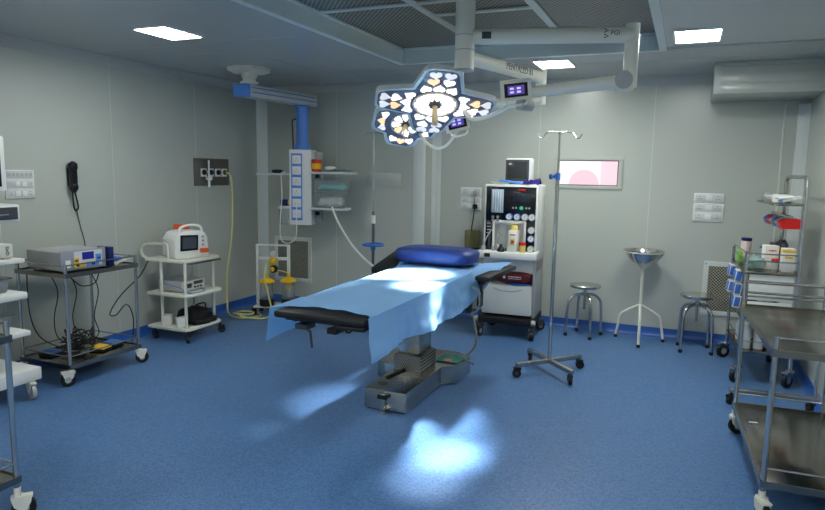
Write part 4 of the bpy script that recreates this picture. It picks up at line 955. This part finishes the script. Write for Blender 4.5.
# ------------------------------------------------------------------ round stools
def stool(x, y, h_, rz, label):
    t = thing('stool', (x, y, 0), label, 'stool', 'round steel stools', rz)
    MB().lathe(x, y, [(.1, h_ - .028), (.142, h_ - .03), (.15, h_ - .024), (.152, h_ - .008), (.145, h_ - .001), (.1, h_)], 36).build('seat', tube_m, t)
    MB().cyl((x, y, h_ - .25), (x, y, h_ - .028), .013).cyl((x, y, h_ - .1), (x, y, h_ - .07), .024).build('screw_post', tube_m, t)
    for k in range(4):
        a = rz + k * pi / 2; c_, s_ = math.cos(a), math.sin(a); zz = h_ - .1
        l = MB().tube([(x, y, zz), (x + .06 * c_, y + .06 * s_, zz), (x + .11 * c_, y + .11 * s_, zz - .012), (x + .155 * c_, y + .155 * s_, zz - .055), (x + .17 * c_, y + .17 * s_, zz - .12), (x + .182 * c_, y + .182 * s_, .02)], .0135, 12, 5).build('leg', tube_m, t)
        MB().cyl((x + .182 * c_, y + .182 * s_, 0), (x + .182 * c_, y + .182 * s_, .03), .018, 14).build('rubber_foot', black_m, l)
stool(-.855, 6.4, .515, .5, 'round steel stool left of the white basin stand, against the back wall')
stool(.16, 6.31, .525, .88, 'round steel stool right of the white basin stand, below the switchboards')

# ------------------------------------------------------------------ basin stand
bx_, by_ = -.335, 6.4
t = thing('basin_stand', (bx_, by_, 0), 'white enamel three-legged stand for the steel basin, between two stools', 'basin stand')
MB().cyl((bx_, by_, .3), (bx_, by_, .72), .0135).build('stem', enam_m, t)
for a in (2.75, -1.5, .35):
    c_, s_ = math.cos(a), math.sin(a); r_ = .235
    l = MB().tube([(bx_, by_, .36), (bx_ + .05 * c_, by_ + .05 * s_, .335), (bx_ + .15 * c_, by_ + .15 * s_, .275), (bx_ + .19 * c_, by_ + .19 * s_, .24), (bx_ + .205 * c_, by_ + .205 * s_, .18), (bx_ + r_ * c_, by_ + r_ * s_, .02)], .0125, 10, 5).build('leg', enam_m, t)
    MB().cyl((bx_ + r_ * c_, by_ + r_ * s_, 0), (bx_ + r_ * c_, by_ + r_ * s_, .03), .017, 14).build('rubber_foot', black_m, l)
b = MB()
for a in (0, 2 * pi / 3, 4 * pi / 3):
    c_, s_ = math.cos(a), math.sin(a); b.tube([(bx_, by_, .71), (bx_ + .04 * c_, by_ + .04 * s_, .73), (bx_ + .13 * c_, by_ + .13 * s_, .8), (bx_ + .178 * c_, by_ + .178 * s_, .872)], .006, 8, 4)
b.tube([(bx_ + .179 * math.cos(k * pi / 12), by_ + .179 * math.sin(k * pi / 12), .874) for k in range(24)], .006, 8, 1, True)
b.build('basin_holder', enam_m, t)
b = MB(); b.lathe(bx_, by_, [(.05, .762), (.1, .775), (.145, .82), (.165, .88), (.186, .886), (.188, .89), (.163, .887), (.141, .823), (.098, .779), (.05, .766)], 40)
solo(b, 'basin', tube_m, (bx_, by_, .76), 'polished steel basin resting on the white three-legged stand', 'basin')

# ------------------------------------------------------------------ right foreground trolley
tr2, XT = trolley('instrument_trolley', (.405, 3.22, 0), .045, .5, 1.12, .195, .82, 'empty two-shelf steel trolley in the right foreground', rail=.065, cr=.052, sheet_m=dsteel_m, sides='front,right,back')
b = MB(); b.X = XT
for z, rr in ((.965, .011), (.9, .008), (.875, .004)): b.cyl((.014, 1.106, z), (.486, 1.106, z), rr, 12)
for x in (.014, .486): b.cyl((x, 1.106, .88), (x, 1.106, .97), .0125, 14)
b.build('back_guard', tube_m, tr2)
solo(MB().obox((.44, 4.0, .2035), (.045, .012, .002), Matrix.Rotation(.2, 3, 'Z')), 'label_strip', paper_m, (.44, 4.0, .202), 'small white sticker strip on the right foreground trolley bottom shelf', 'sticker')
# base of a stand behind it
t = thing('stand_base', (.66, 4.92, 0), 'flat steel stand base on black casters behind the right foreground trolley', 'stand')
MB().obox((.65, 4.92, .1), (.56, .05, .03), Matrix.Rotation(.06, 3, 'Z'), .004).build('base_bar', steel_m, t)
for x, y in ((.39, 4.9), (.88, 4.93)): caster(t, x, y, .09, .03, black_m, -2.2)
MB().cyl((.9, 4.935, .1), (.9, 4.935, 1.5), .0125).build('pole', tube_m, t)
MB().cyl((.875, 4.935, 1.44), (.915, 4.935, 1.44), .018).blob((.862, 4.93, 1.44), (.035, .045, .045), 3, 14).build('clamp_knob', blue_m, t, 'blue clamp knob')

# ------------------------------------------------------------------ medicine cart
mc = thing('medicine_cart', (.6, 5.85, 0), 'tall steel medicine cart with tray shelves and blue-fronted bins in the right corner', 'medicine cart')
Xc = Matrix.Translation((.45, 5.46, 0)) @ Matrix.Rotation(.065, 4, 'Z')    # x 0..W2, y 0..D2
W2, D2 = .38, .74
def cb(a, m_, nm, par=None, bev=.002):
    b = MB(); b.X = Xc; b.box(*a, bev); return b.build(nm, m_, par or mc)
for (x, y, zt_) in ((0.012, .012, 1.03), (0.012, D2 - .012, 1.0)):
    b = MB(); b.X = Xc; b.cyl((x, y, .13), (x, y, zt_), .0125); b.build('post', tube_m, mc)
b = MB(); b.X = Xc; b.tube([(W2 - .012, .012, .13), (W2 - .012, .012, .8), (W2 - .012, .012, 1.5), (W2 - .012, .03, 1.575), (W2 - .012, .09, 1.6), (W2 - .012, .3, 1.6), (W2 - .012, D2 - .09, 1.6), (W2 - .012, D2 - .03, 1.575), (W2 - .012, D2 - .012, 1.5), (W2 - .012, D2 - .012, .8), (W2 - .012, D2 - .012, .13)], .0155, 12, 4); b.build('tower_frame', tube_m, mc)
for nm, z in (('bottom_shelf', .26), ('middle_shelf', .53), ('top_shelf', .88)): cb((0, W2, 0, D2, z - .022, z), dsteel_m, nm)
b = MB(); b.X = Xc
for z in (.96, 1.015): b.cyl((.012, .012, z), (W2 - .012, .012, z), .006, 8).cyl((.012, .012, z), (.012, D2 - .012, z), .006, 8)
b.build('top_rail', tube_m, mc)
b = MB(); b.X = Xc
b.cyl((.012, .012, .33), (W2, .012, .33), .004, 8).cyl((.012, .012, .33), (.012, D2, .33), .004, 8); b.build('lower_rail', tube_m, mc)
cb((.04, W2 - .04, .012, .02, .66, .855), white_m, 'drawer_panel'); cb((.04, W2 - .04, .012, .02, .54, .645), white_m, 'drawer_panel')
cb((.16, W2 + .0, 0, D2, 1.385, 1.4), dsteel_m, 'tray_shelf'); cb((.27, .3, .03, D2 - .03, 1.29, 1.31), steel_m, 'bin_rail')
for x, y, a in ((.0, .0, -2.2), (W2 - .02, .0, -.4 - 1.8), (.0, D2 - .02, -2.5), (W2 - .02, D2 - .02, -2.)):
    p = Xc @ Vector((x + .01, y + .01, 0)); caster(mc, p.x, p.y, .14, .058, tube_m, a)
def onc(x, y, z): return Xc @ Vector((x, y, z))
# open coloured parts bins on the tower
def partbin(x, y, z, m_, lab, sx=.13, sy=.1, sz=.075, grp='open plastic bins on the cart tower', rot=0):
    t = thing('parts_bin', onc(x, y, z), lab, 'plastic bin', grp)
    b = MB(); b.X = Xc
    f, th = .003, .003
    b.box(x - sx / 2, x + sx / 2, y - sy / 2, y + sy / 2, z, z + th)
    M = Matrix.Translation((0, 0, 0))
    for s in (-1, 1):
        Mx = Matrix(((1, 0, 0, x), (0, 0, 1, y + s * (sy / 2 - th) - th / 2), (0, 1, 0, z), (0, 0, 0, 1)))
        b.prism([(-sx / 2 + .02, 0), (sx / 2, 0), (sx / 2, sz), (-sx / 2 + .03, sz), (-sx / 2 - .01, sz * .55)], Mx, th)
    b.box(x + sx / 2 - th, x + sx / 2, y - sy / 2, y + sy / 2, z, z + sz)
    b.obox((x - sx / 2 + .004, y, z + sz * .28), (.004, sy, sz * .62), Matrix.Rotation(-.5, 3, 'Y'))
    b.build('bin', m_, t)
    b = MB(); b.X = Xc; b.blob((x, y, z + sz * .35), (sx * .7, sy * .8, sz * .5), 3, 14, .2, y * 7); b.build('contents', paper_m, t)
cols = [(red_m, 'red open plastic bin on the cart tower, nearest the camera'), (grey_m, 'grey open plastic bin behind the nearest red bin on the cart tower'), (blue_m, 'blue open plastic bin between two grey bins on the cart tower'),
        (grey_m, 'grey open plastic bin between the blue bins on the cart tower'), (red_m, 'farther red open plastic bin on the cart tower, beside the end blue bin'), (blue_m, 'blue open plastic bin at the far end of the cart tower row')]
for k, (m_, lab) in enumerate(cols): partbin(.285, .07 + k * .118, 1.212, m_, lab)
# things on tower tray
t = thing('clear_box', onc(.24, .5, 1.401), 'clear plastic box of packs on the cart top tray', 'box')
b = MB(); b.X = Xc; b.box(.17, .3, .38, .62, 1.401, 1.47, .004); b.build('box', clear_m, t)
b = MB(); b.X = Xc; b.blob((.235, .5, 1.43), (.1, .2, .04), 3, 18, .3); b.build('contents', paper_m, t)
b = MB(); b.X = Xc; b.obox((.26, .28, 1.432), (.11, .1, .06), Matrix.Rotation(.2, 3, 'Z'), .006); solo(b, 'carton', paper_m, onc(.26, .28, 1.401), 'white carton on the cart top tray beside the clear box', 'carton')
b = MB(); b.X = Xc; b.obox((.26, .16, 1.415), (.05, .09, .028), Matrix.Rotation(.4, 3, 'Z'), .006); solo(b, 'blue_packet', blue_m, onc(.26, .16, 1.401), 'small blue packet on the cart top tray', 'packet')
for k, (x, y, a, e_, lab) in enumerate(((.28, .1, .3, .18, 'white syringe lying steeply at the near end of the cart top tray'), (.25, .06, -.35, .1, 'white syringe lying flatter over the cart top tray edge'))):
    t = thing('syringe', onc(x, y, 1.401), lab, 'syringe', 'syringes on the cart top tray')
    Mx = Xc @ Matrix.Translation((x, y, 1.413 + .012 + k * .02)) @ Matrix.Rotation(a, 4, 'Z') @ Matrix.Rotation(-e_, 4, 'Y')
    b = MB(); b.X = Mx; b.cyl((-.05, 0, 0), (.04, 0, 0), .011).cyl((.04, 0, 0), (.043, 0, 0), .018); b.build('barrel', white_m, t)
    b = MB(); b.X = Mx; b.cyl((.043, 0, 0), (.085, 0, 0), .006).cyl((.085, 0, 0), (.088, 0, 0), .013); b.build('plunger', paper_m, t)
    b = MB(); b.X = Mx; b.cyl((-.075, 0, 0), (-.05, 0, 0), .004); b.build('nozzle', grey_m, t)
# things on the cart's top shelf
t = thing('medicine_carton', onc(.31, .1, .881), 'tall white and yellow carton at the right of the cart top shelf', 'carton')
b = MB(); b.X = Xc; b.box(.26, .345, .06, .15, .881, 1.06, .002); b.build('carton', paper_m, t)
b = MB(); b.X = Xc; b.box(.259, .346, .059, .151, 1.03, 1.05).box(.275, .33, .058, .0605, .985, 1.0); b.build('yellow_band', yellow_m, t)
t = thing('medicine_carton', onc(.2, .22, .881), 'white carton with small red print beside the yellow banded carton', 'carton')
b = MB(); b.X = Xc; b.obox((.2, .2, .975), (.1, .08, .185), Matrix.Rotation(.15, 3, 'Z'), .002); b.build('carton', paper_m, t)
marks((.008, .006, .009, .006, .008), .012, Xc @ Matrix.Translation((.2, .2, .975)) @ Matrix.Rotation(.15, 4, 'Z') @ basis((0, -.041, .055), (1, 0, 0), (0, 0, 1)), textr_m, 'lettering', t)
t = thing('pill_jar', onc(.21, .08, .881), 'small jar with a red cap in front of the white cartons', 'jar')
b = MB(); b.X = Xc; b.lathe(.215, .08, [(.024, .881), (.027, .885), (.027, .945), (.02, .95)], 18); b.build('jar', clear_m, t)
b = MB(); b.X = Xc; b.lathe(.215, .08, [(.024, .95), (.026, .952), (.026, .975), (.022, .978)], 18); b.build('cap', red_m, t)
b = MB(); b.X = Xc; b.blob((.095, .2, .93), (.14, .26, .09), 2.6, 32, .3, 1); solo(b, 'plastic_bag', mat('greenish_bag', (176, 212, 204), .2, 0, .1, trans=.4, alpha=.8, ior=1.2), onc(.14, .18, .881), 'crinkled clear green plastic bag on the cart top shelf', 'plastic bag')
b = MB(); b.X = Xc
for k in range(3): b.box(.012 + .0, .04, .42 + k * .045, .455 + k * .045, .9, .985, .003)
solo(b, 'green_packet', green_m, onc(.025, .48, .881), 'bright green packet row at the left edge of the cart top shelf', 'packet')
t = thing('pill_bottle', onc(.1, .58, .881), 'white printed bottle with navy cap on the cart top shelf', 'bottle')
b = MB(); b.X = Xc; b.lathe(.08, .56, [(.036, .881), (.04, .885), (.04, 1.06), (.038, 1.065)], 20); b.build('bottle', mat('printed_label', (214, 196, 190), .5, 0, .25, 30), t)
b = MB(); b.X = Xc; b.lathe(.08, .56, [(.042, 1.063), (.042, 1.085), (.038, 1.088)], 20); b.build('cap', navy_m, t)
b = MB(); b.X = Xc; b.cyl((.16, .42, 1.03), (.3, .42, 1.035), .01).cyl((.25, .42, .88), (.25, .42, 1.03), .02); solo(b, 'blue_handled_tool', blue_m, onc(.25, .42, .881), 'blue T-shaped handle standing behind the cartons on the cart', 'tool')
b = MB(); b.X = Xc; b.blob((.29, .34, .985), (.12, .26, .2), 2.8, 24, .45, 8); solo(b, 'black_pouch', mat('black_pouch', (34, 32, 40), .5, 0, .4, 18), onc(.29, .3, .881), 'dark crumpled pouch under the coloured bins of the cart', 'pouch')
# tilt bins on the left side
for k, (y, z, lab) in enumerate(((.62, .8, 'blue-fronted white tilt bin, far upper one on the left side of the cart'), (.62, .665, 'blue-fronted white tilt bin, far lower one on the left side of the cart'),
                                 (.27, .805, 'blue-fronted white tilt bin, near upper one on the left side of the cart'), (.27, .702, 'blue-fronted white tilt bin, near middle one on the left side of the cart'), (.27, .599, 'blue-fronted white tilt bin, near bottom one on the left side of the cart'))):
    t = thing('tilt_bin', onc(-.03, y, z - .05), lab, 'tilt bin', 'blue-fronted tilt bins on the cart side')
    Mx = Xc @ Matrix.Translation((-.008, y, z)) @ Matrix.Rotation(.14, 4, 'Y')
    b = MB(); b.X = Mx; b.box(-.022, .03, -.065, .065, -.048, .048, .006); b.build('body', white_m, t)
    b = MB(); b.X = Mx; b.box(-.026, -.0215, -.055, .055, -.038, .042, .002); b.build('front_card', blue_m, t)
    b = MB(); b.X = Mx; b.box(-.018, .022, -.068, -.0655, -.036, .04, .001); b.build('side_card', blue_m, t)
# bottles on the bottom shelf
bl = [(.06, .07), (.075, .19), (.15, .08), (.06, .36), (.17, .21), (.25, .1), (.14, .45)]
labs = ['clear saline bottle on the cart bottom shelf at its near left corner', 'clear saline bottle second row behind the near left corner one on the cart', 'clear saline bottle in the middle of the cart bottom shelf front row', 'clear saline bottle along the left rail toward the back of the cart bottom shelf',
        'clear saline bottle in the middle of the second row on the cart bottom shelf', 'clear saline bottle at the right of the cart bottom shelf front row', 'clear saline bottle standing farthest back on the cart bottom shelf']
bot = None
for k, ((x, y), lab) in enumerate(zip(bl, labs)):
    p = onc(x, y, .261)
    if bot is None:
        bot = thing('saline_bottle', p, lab, 'bottle', 'saline bottles on the cart bottom shelf')
        MB().lathe(p.x, p.y, [(.028, .261), (.034, .266), (.035, .37), (.028, .41), (.013, .43), (.012, .45)], 18).build('body', mat('milky_plastic', (220, 226, 228), .25, 0, .03, trans=.3, alpha=.9, ior=1.2), bot)
        MB().lathe(p.x, p.y, [(.014, .449), (.015, .451), (.014, .47), (.011, .472)], 14).build('cap', white_m, bot)
    else:
        c_ = copy_tree(bot); c_.location = p; c_['label'] = lab
# ------------------------------------------------------------------ surgical light
sl = thing('surgical_light', (-1.276, 3.75, ZR), 'twin-headed surgical light with white jointed arms and a ceiling post', 'surgical light')
PXX, PYY = -1.276, 3.75
MB().cyl((PXX, PYY, 2.2), (PXX, PYY, ZR - .015), .058, 32).build('ceiling_post', lampw_m, sl)
for z0, z1 in ((2.315, 2.319), (2.4, 2.404), (2.196, 2.206)): MB().cyl((PXX, PYY, z0), (PXX, PYY, z1), .0588, 32).build('joint_ring', grey_m, sl)
E1 = Vector((-.345, 3.99, 2.395)); S1 = Vector((PXX, PYY, 2.395)); d1 = (E1 - S1).normalized()
a1 = MB().cyl(S1 + d1 * .05, E1, .045, 28).build('upper_arm', lampw_m, sl)
n1 = Vector((d1.y, -d1.x, 0))
p = S1 + d1 * .13 + n1 * .0435
MB().obox(p, (.055, .008, .04), Matrix.Rotation(math.atan2(d1.y, d1.x), 3, 'Z'), .003).build('brake_cover', dgrey_m, a1)
text('PGI', .034, basis(S1 + d1 * (.86) + n1 * .0455 + Vector((0, 0, .002)), d1, (0, 0, 1)), textd_m, 'lettering', a1, .001)
b = MB(); q0 = S1 + d1 * .81 + n1 * .0445
for k, s in ((0, 1), (1, -1)):
    zc = q0 + Vector((0, 0, .016 - .03 * k))
    b.tube([zc - d1 * .012 + Vector((0, 0, .010)), zc + d1 * .012, zc - d1 * .012 - Vector((0, 0, .010))], .003, 6, 0)
b.build('emblem', textd_m, a1)
MB().cyl((E1.x, E1.y, 2.1), (E1.x, E1.y, 2.455), .04, 28, bev=0).build('drop_tube', lampw_m, sl)
J1 = Vector((E1.x - .03, E1.y - .02, 2.135)); K1 = Vector((-.93, 3.93, 2.08))
dj = (K1 - J1).normalized()
M = basis(J1, dj, (0, 0, 1))
b = MB(); b.obox(J1 + Vector((.0, .01, -.01)), (.12, .09, .1), Matrix.Rotation(math.atan2(-dj.y, -dj.x), 3, 'Z'), .03); jk = b.build('knuckle', lampw_m, sl)
nn = dj.cross(Vector((0, 0, 1))).normalized()
if nn.y > 0: nn = -nn
MB().cyl(J1 + nn * .04, J1 + nn * .062, .05, 28).build('knuckle_cap', grey_m, jk)
b = MB(); b.cyl(J1, K1, .042, 24, r2=.032); b.build('spring_arm', lampw_m, sl)
MB().cyl(K1 + Vector((0, 0, .03)), K1 - Vector((0, 0, .09)), .036, 24).build('knuckle', lampw_m, sl)
MB().cyl(K1 + Vector((-.03, -.06, -.075)), K1 + Vector((.02, .02, -.075)), .034, 24).build('yoke_hinge', grey_m, sl)
# lower arm and its spring arm
S2 = Vector((PXX, PYY, 2.28)); E2 = Vector((-1.02, 4.73, 2.28)); d2 = (E2 - S2).normalized()
a2 = MB().cyl(S2 + d2 * .04, E2, .042, 28).build('upper_arm', lampw_m, sl)
n2 = Vector((d2.y, -d2.x, 0)); 
text('PENTALED 81', .062, basis(S2 + d2 * .62 + n2 * .0425 + Vector((0, 0, .004)), d2, (0, 0, 1)), text_m, 'lettering', a2, .001)
MB().cyl((E2.x, E2.y, 2.09), (E2.x, E2.y, 2.335), .038, 28).build('drop_tube', lampw_m, sl)
J2 = Vector((E2.x, E2.y, 2.12)); K2 = Vector((-1.6, 4.42, 2.06))
MB().cyl(J2, K2, .038, 24, r2=.03).build('spring_arm', lampw_m, sl)
MB().cyl(K2 + Vector((0, 0, .03)), K2 - Vector((0, 0, .07)), .03, 20).build('knuckle', lampw_m, sl)

def frame_for(c, tilt, roll=0):
    c = Vector(c); tw = Vector((-c.x, -c.y, 0)).normalized()
    Nn = tw * math.sin(tilt) + Vector((0, 0, -math.cos(tilt)))
    e2 = tw * math.cos(tilt) + Vector((0, 0, math.sin(tilt)))
    e1 = e2.cross(Nn)      # right as seen from the camera
    M = Matrix((e1, e2, Nn)).transposed().to_4x4() @ Matrix.Rotation(roll, 4, 'Z'); M.translation = c
    return M
def heart(s):
    pts = []
    for k in range(24):
        a = 2 * pi * k / 24
        x = 16 * math.sin(a) ** 3; y = 13 * math.cos(a) - 5 * math.cos(2 * a) - 2 * math.cos(3 * a) - math.cos(4 * a)
        pts.append((x / 17 * s, y / 17 * s))
    return pts
def arc(cx, cy, r, a0, a1, n): return [(cx + r * math.cos(a0 + (a1 - a0) * k / n), cy + r * math.sin(a0 + (a1 - a0) * k / n)) for k in range(n + 1)]
def lobed(core, r_out, w_in, w_out, n=4, off=0):
    pts = []
    for k in range(n):
        a = off + k * 2 * pi / n; c_, s_ = math.cos(a), math.sin(a)
        loc = [(core, -w_in)] + [(r_out - .05, -w_out), (r_out - .012, -w_out + .018), (r_out, -w_out + .05), (r_out, w_out - .05), (r_out - .012, w_out - .018), (r_out - .05, w_out)] + [(core, w_in)]
        pts += [(x * c_ - y * s_, x * s_ + y * c_) for x, y in loc]
    return pts
def cell(par, M, x, y, ang, s, m_):
    b = MB(); b.prism(heart(s), M @ Matrix.Translation((x, y, .0)) @ Matrix.Rotation(ang, 4, 'Z'), .01, 0); return b.build('led_lens', m_, par)
def head(c, tilt, roll, big):
    M = frame_for(c, tilt, roll)
    h = MB()
    if big: poly = lobed(.15, .378, .148, .103); rim = lobed(.165, .394, .164, .12)
    else: poly = lobed(.12, .225, .12, .1); rim = lobed(.137, .247, .137, .12)
    h.prism(rim, M @ Matrix.Translation((0, 0, -.034)), .033, .01)
    hd = h.build('lamp_head', mat('lamp_shell', (222, 226, 224), .25, .1, .02), sl)
    MB().prism(poly, M @ Matrix.Translation((0, 0, -.006)), .008, 0).build('lamp_face', face_m, hd)
    R0 = .143 if big else .108
    b = MB(); b.tube([M @ Vector((R0 * math.cos(k * pi / 16), R0 * math.sin(k * pi / 16), .006)) for k in range(32)], .006 if big else .005, 8, 1, True); b.build('ring', mat('ring_pale', (226, 214, 202), .3) if big else grey_m, hd)
    n = 10 if big else 8
    for k in range(n):
        a = 2 * pi * k / n + .2; r_ = .62 * R0
        b = MB(); w0 = R0 * .1; w1 = R0 * .25; l0, l1 = R0 * .3, R0 * .93
        Mx = M @ Matrix.Rotation(a, 4, 'Z')
        b.prism([(l0, 0), (l0 + .25 * (l1 - l0), -w0 * 1.3), (l1 - .012, -w1), (l1, -w1 * .6), (l1 + .002, 0), (l1, w1 * .6), (l1 - .012, w1), (l0 + .25 * (l1 - l0), w0 * 1.3)], Mx, .009)
        b.build('led_lens', glassb_m if big else (glass_m if k % 4 != 1 else glassw_m), hd)
    MB().prism(arc(0, 0, R0 * .26, 0, 2 * pi * 23 / 24, 23), M, .018).build('hub', dgrey_m, hd)
    hl = .14 if big else .12
    b = MB(); b.X = M; b.cyl((0, 0, .018), (0, 0, hl), .017, 20, r2=.021).cyl((0, 0, hl), (0, 0, hl + .012), .018, 20); b.build('sterile_handle', mat('beige_handle', (208, 190, 152), .45), hd)
    rnd = random.Random(11 if big else 5)
    for k in range(4):
        a = k * pi / 2
        def put(r_, lat, m_, s, spin=0):
            x = r_ * math.cos(a) - lat * math.sin(a); y = r_ * math.sin(a) + lat * math.cos(a)
            cell(hd, M, x, y, math.atan2(y, x) - pi / 2 + pi + spin, s, m_)
        if big:
            for lat, r_ in ((-.085, .175), (0, .19), (.085, .175)): put(r_, lat, glass_m, .04)
            q = [glassd_m, glass_m, glassw_m, glassd_m]
            for i, (lat, r_) in enumerate(((-.048, .262), (.048, .262), (-.045, .335), (.045, .335))):
                put(r_, lat, glassw_m if (i == 1 and k in (0, 1, 2)) else (glassd_m if i > 0 else glass_m), .04, pi)
        else:
            for i, (lat, r_) in enumerate(((-.065, .165), (0, .178), (.065, .165))): put(r_, lat, glassw_m if i == 1 and k != 1 else (glassd_m if rnd.random() < .25 else glass_m), .033)
    return M, hd
C1 = Vector((-1.555, 4.0, 2.035)); M1, H1 = head(C1, math.radians(25), math.radians(-8), True)
C2 = Vector((-1.95, 4.42, 1.94)); M2, H2 = head(C2, math.radians(41), math.radians(-12), False)
# yokes and control screens
def screen(c, face, w_, h_, nm_par, tilt=.12):
    c = Vector(c); f = (EYE - c); f.z = 0; f = f.normalized(); f = (f + Vector((0, 0, -.2))).normalized(); f = Matrix.Rotation(face, 3, 'Z') @ f
    x = Vector((0, 0, 1)).cross(f).normalized(); M = basis(c, x, f.cross(x)) @ Matrix.Rotation(tilt, 4, 'Z')
    b = MB(); b.X = M; b.box(-w_ / 2, w_ / 2, -h_ / 2, h_ / 2, -.04, 0, .008); s_ = b.build('control_screen', lampw_m, nm_par)
    b = MB(); b.X = M; b.box(-w_ * .42, w_ * .42, -h_ * .38, h_ * .38, 0, .003); b.build('bezel', bpanel_m, s_)
    b = MB(); b.X = M; b.box(-w_ * .3, w_ * .3, -h_ * .25, h_ * .25, .003, .004); b.build('display', mat('violet_display', (80, 62, 150), .2, 0, .25, 60, emit=.25, ecol=(96, 76, 170)), s_)
    b = MB(); b.X = M
    for i in range(2):
        for j in range(2): b.box(-w_ * .22 + i * w_ * .25, -w_ * .08 + i * w_ * .25, -h_ * .16 + j * h_ * .2, -h_ * .05 + j * h_ * .2, .004, .005)
    b.build('display_symbols', mat('display_symbol', (190, 180, 230), .3, 0, 0, emit=.5), s_)
    b = MB(); b.X = M; b.tube([(-w_ * .35, -h_ * .45, -.02), (-w_ * .36, -h_ * .68, 0.0), (-w_ * .25, -h_ * .82, .01), (w_ * .25, -h_ * .82, .01), (w_ * .38, -h_ * .66, 0.0), (w_ * .38, -h_ * .45, -.02)], .008, 8, 3); b.build('screen_handle', lampw_m, s_)
    return M
screen(PX(516, 90, y=3.84), .1, .165, .105, sl)
screen(PX(457, 122, y=4.3), .1, .155, .115, sl, .25)
e_r = M1 @ Vector((.35, -.04, -.04))
b = MB(); b.tube([K1 + Vector((-.01, -.02, -.085)), PX(510, 106, y=3.98), PX(500, 111, y=4.03), PX(487, 117, y=4.1), PX(470, 118, y=4.12), M1 @ Vector((.16, -.02, -.06))], .014, 10, 6); b.build('yoke', lampw_m, sl)
b = MB(); b.tube([K2 + Vector((0, 0, -.06)), PX(459, 126, y=4.4), PX(455, 134, y=4.4), PX(447, 145, y=4.4), PX(437, 148, y=4.4), PX(427, 143, y=4.4), M2 @ Vector((.12, -.1, -.05))], .011, 10, 6); b.build('yoke', lampw_m, sl)

# ------------------------------------------------------------------ light from the surgical heads
def spot(src, dst, power, size, blend, rad, col=(1, .97, .9)):
    L_ = bpy.data.lights.new('surgical_beam', 'SPOT'); L_.energy = power; L_.spot_size = math.radians(size); L_.spot_blend = blend; L_.shadow_soft_size = rad; L_.color = col
    o = bpy.data.objects.new('surgical_beam', L_); C.objects.link(o); o.location = src
    o.rotation_euler = (Vector(dst) - Vector(src)).to_track_quat('-Z', 'Y').to_euler()
f1 = M1 @ Vector((0, 0, .03)); f2 = M2 @ Vector((0, 0, .03))
W_ = (1, .985, .95)
spot(M1 @ Vector((.24, .1, .02)), (-1.1, 3.52, 0), 120, 13, 1, .08, W_)
spot(M1 @ Vector((.22, .16, .02)), (-1.16, 3.28, 0), 860, 14, 1, .1, W_)
spot(M1 @ Vector((.24, -.02, .02)), (-1.17, 2.98, 0), 280, 13, 1, .08, W_)
spot(M1 @ Vector((-.1, -.1, .02)), (-1.76, 4.2, .86), 900, 30, 1, .06, W_)
spot(M1 @ Vector((-.2, .1, .02)), (-1.52, 3.78, .86), 420, 22, 1, .06, W_)
spot(M1 @ Vector((.33, -.02, .05)), (-1.41, 3.72, .75), 600, 15, 1, .05, W_)
spot(M2 @ Vector((.04, .08, .02)), (-2.0, 4.05, .86), 240, 26, 1, .05, W_)
spot(M1 @ Vector((-.3, .1, .02)), (-2.14, 3.5, 0), 26, 10, 1, .06, W_)
spot(M1 @ Vector((-.3, .1, .02)), (-2.26, 3.12, 0), 34, 10, 1, .06, W_)

# ------------------------------------------------------------------ world and view
wd = bpy.data.worlds.new('world'); bpy.context.scene.world = wd; wd.use_nodes = True
wd.node_tree.nodes['Background'].inputs[0].default_value = (.5, .55, .6, 1); wd.node_tree.nodes['Background'].inputs[1].default_value = .05
vs = bpy.context.scene.view_settings; vs.view_transform = 'Standard'; vs.look = 'None'; vs.gamma = 1; vs.use_curve_mapping = False; vs.exposure = 1.08
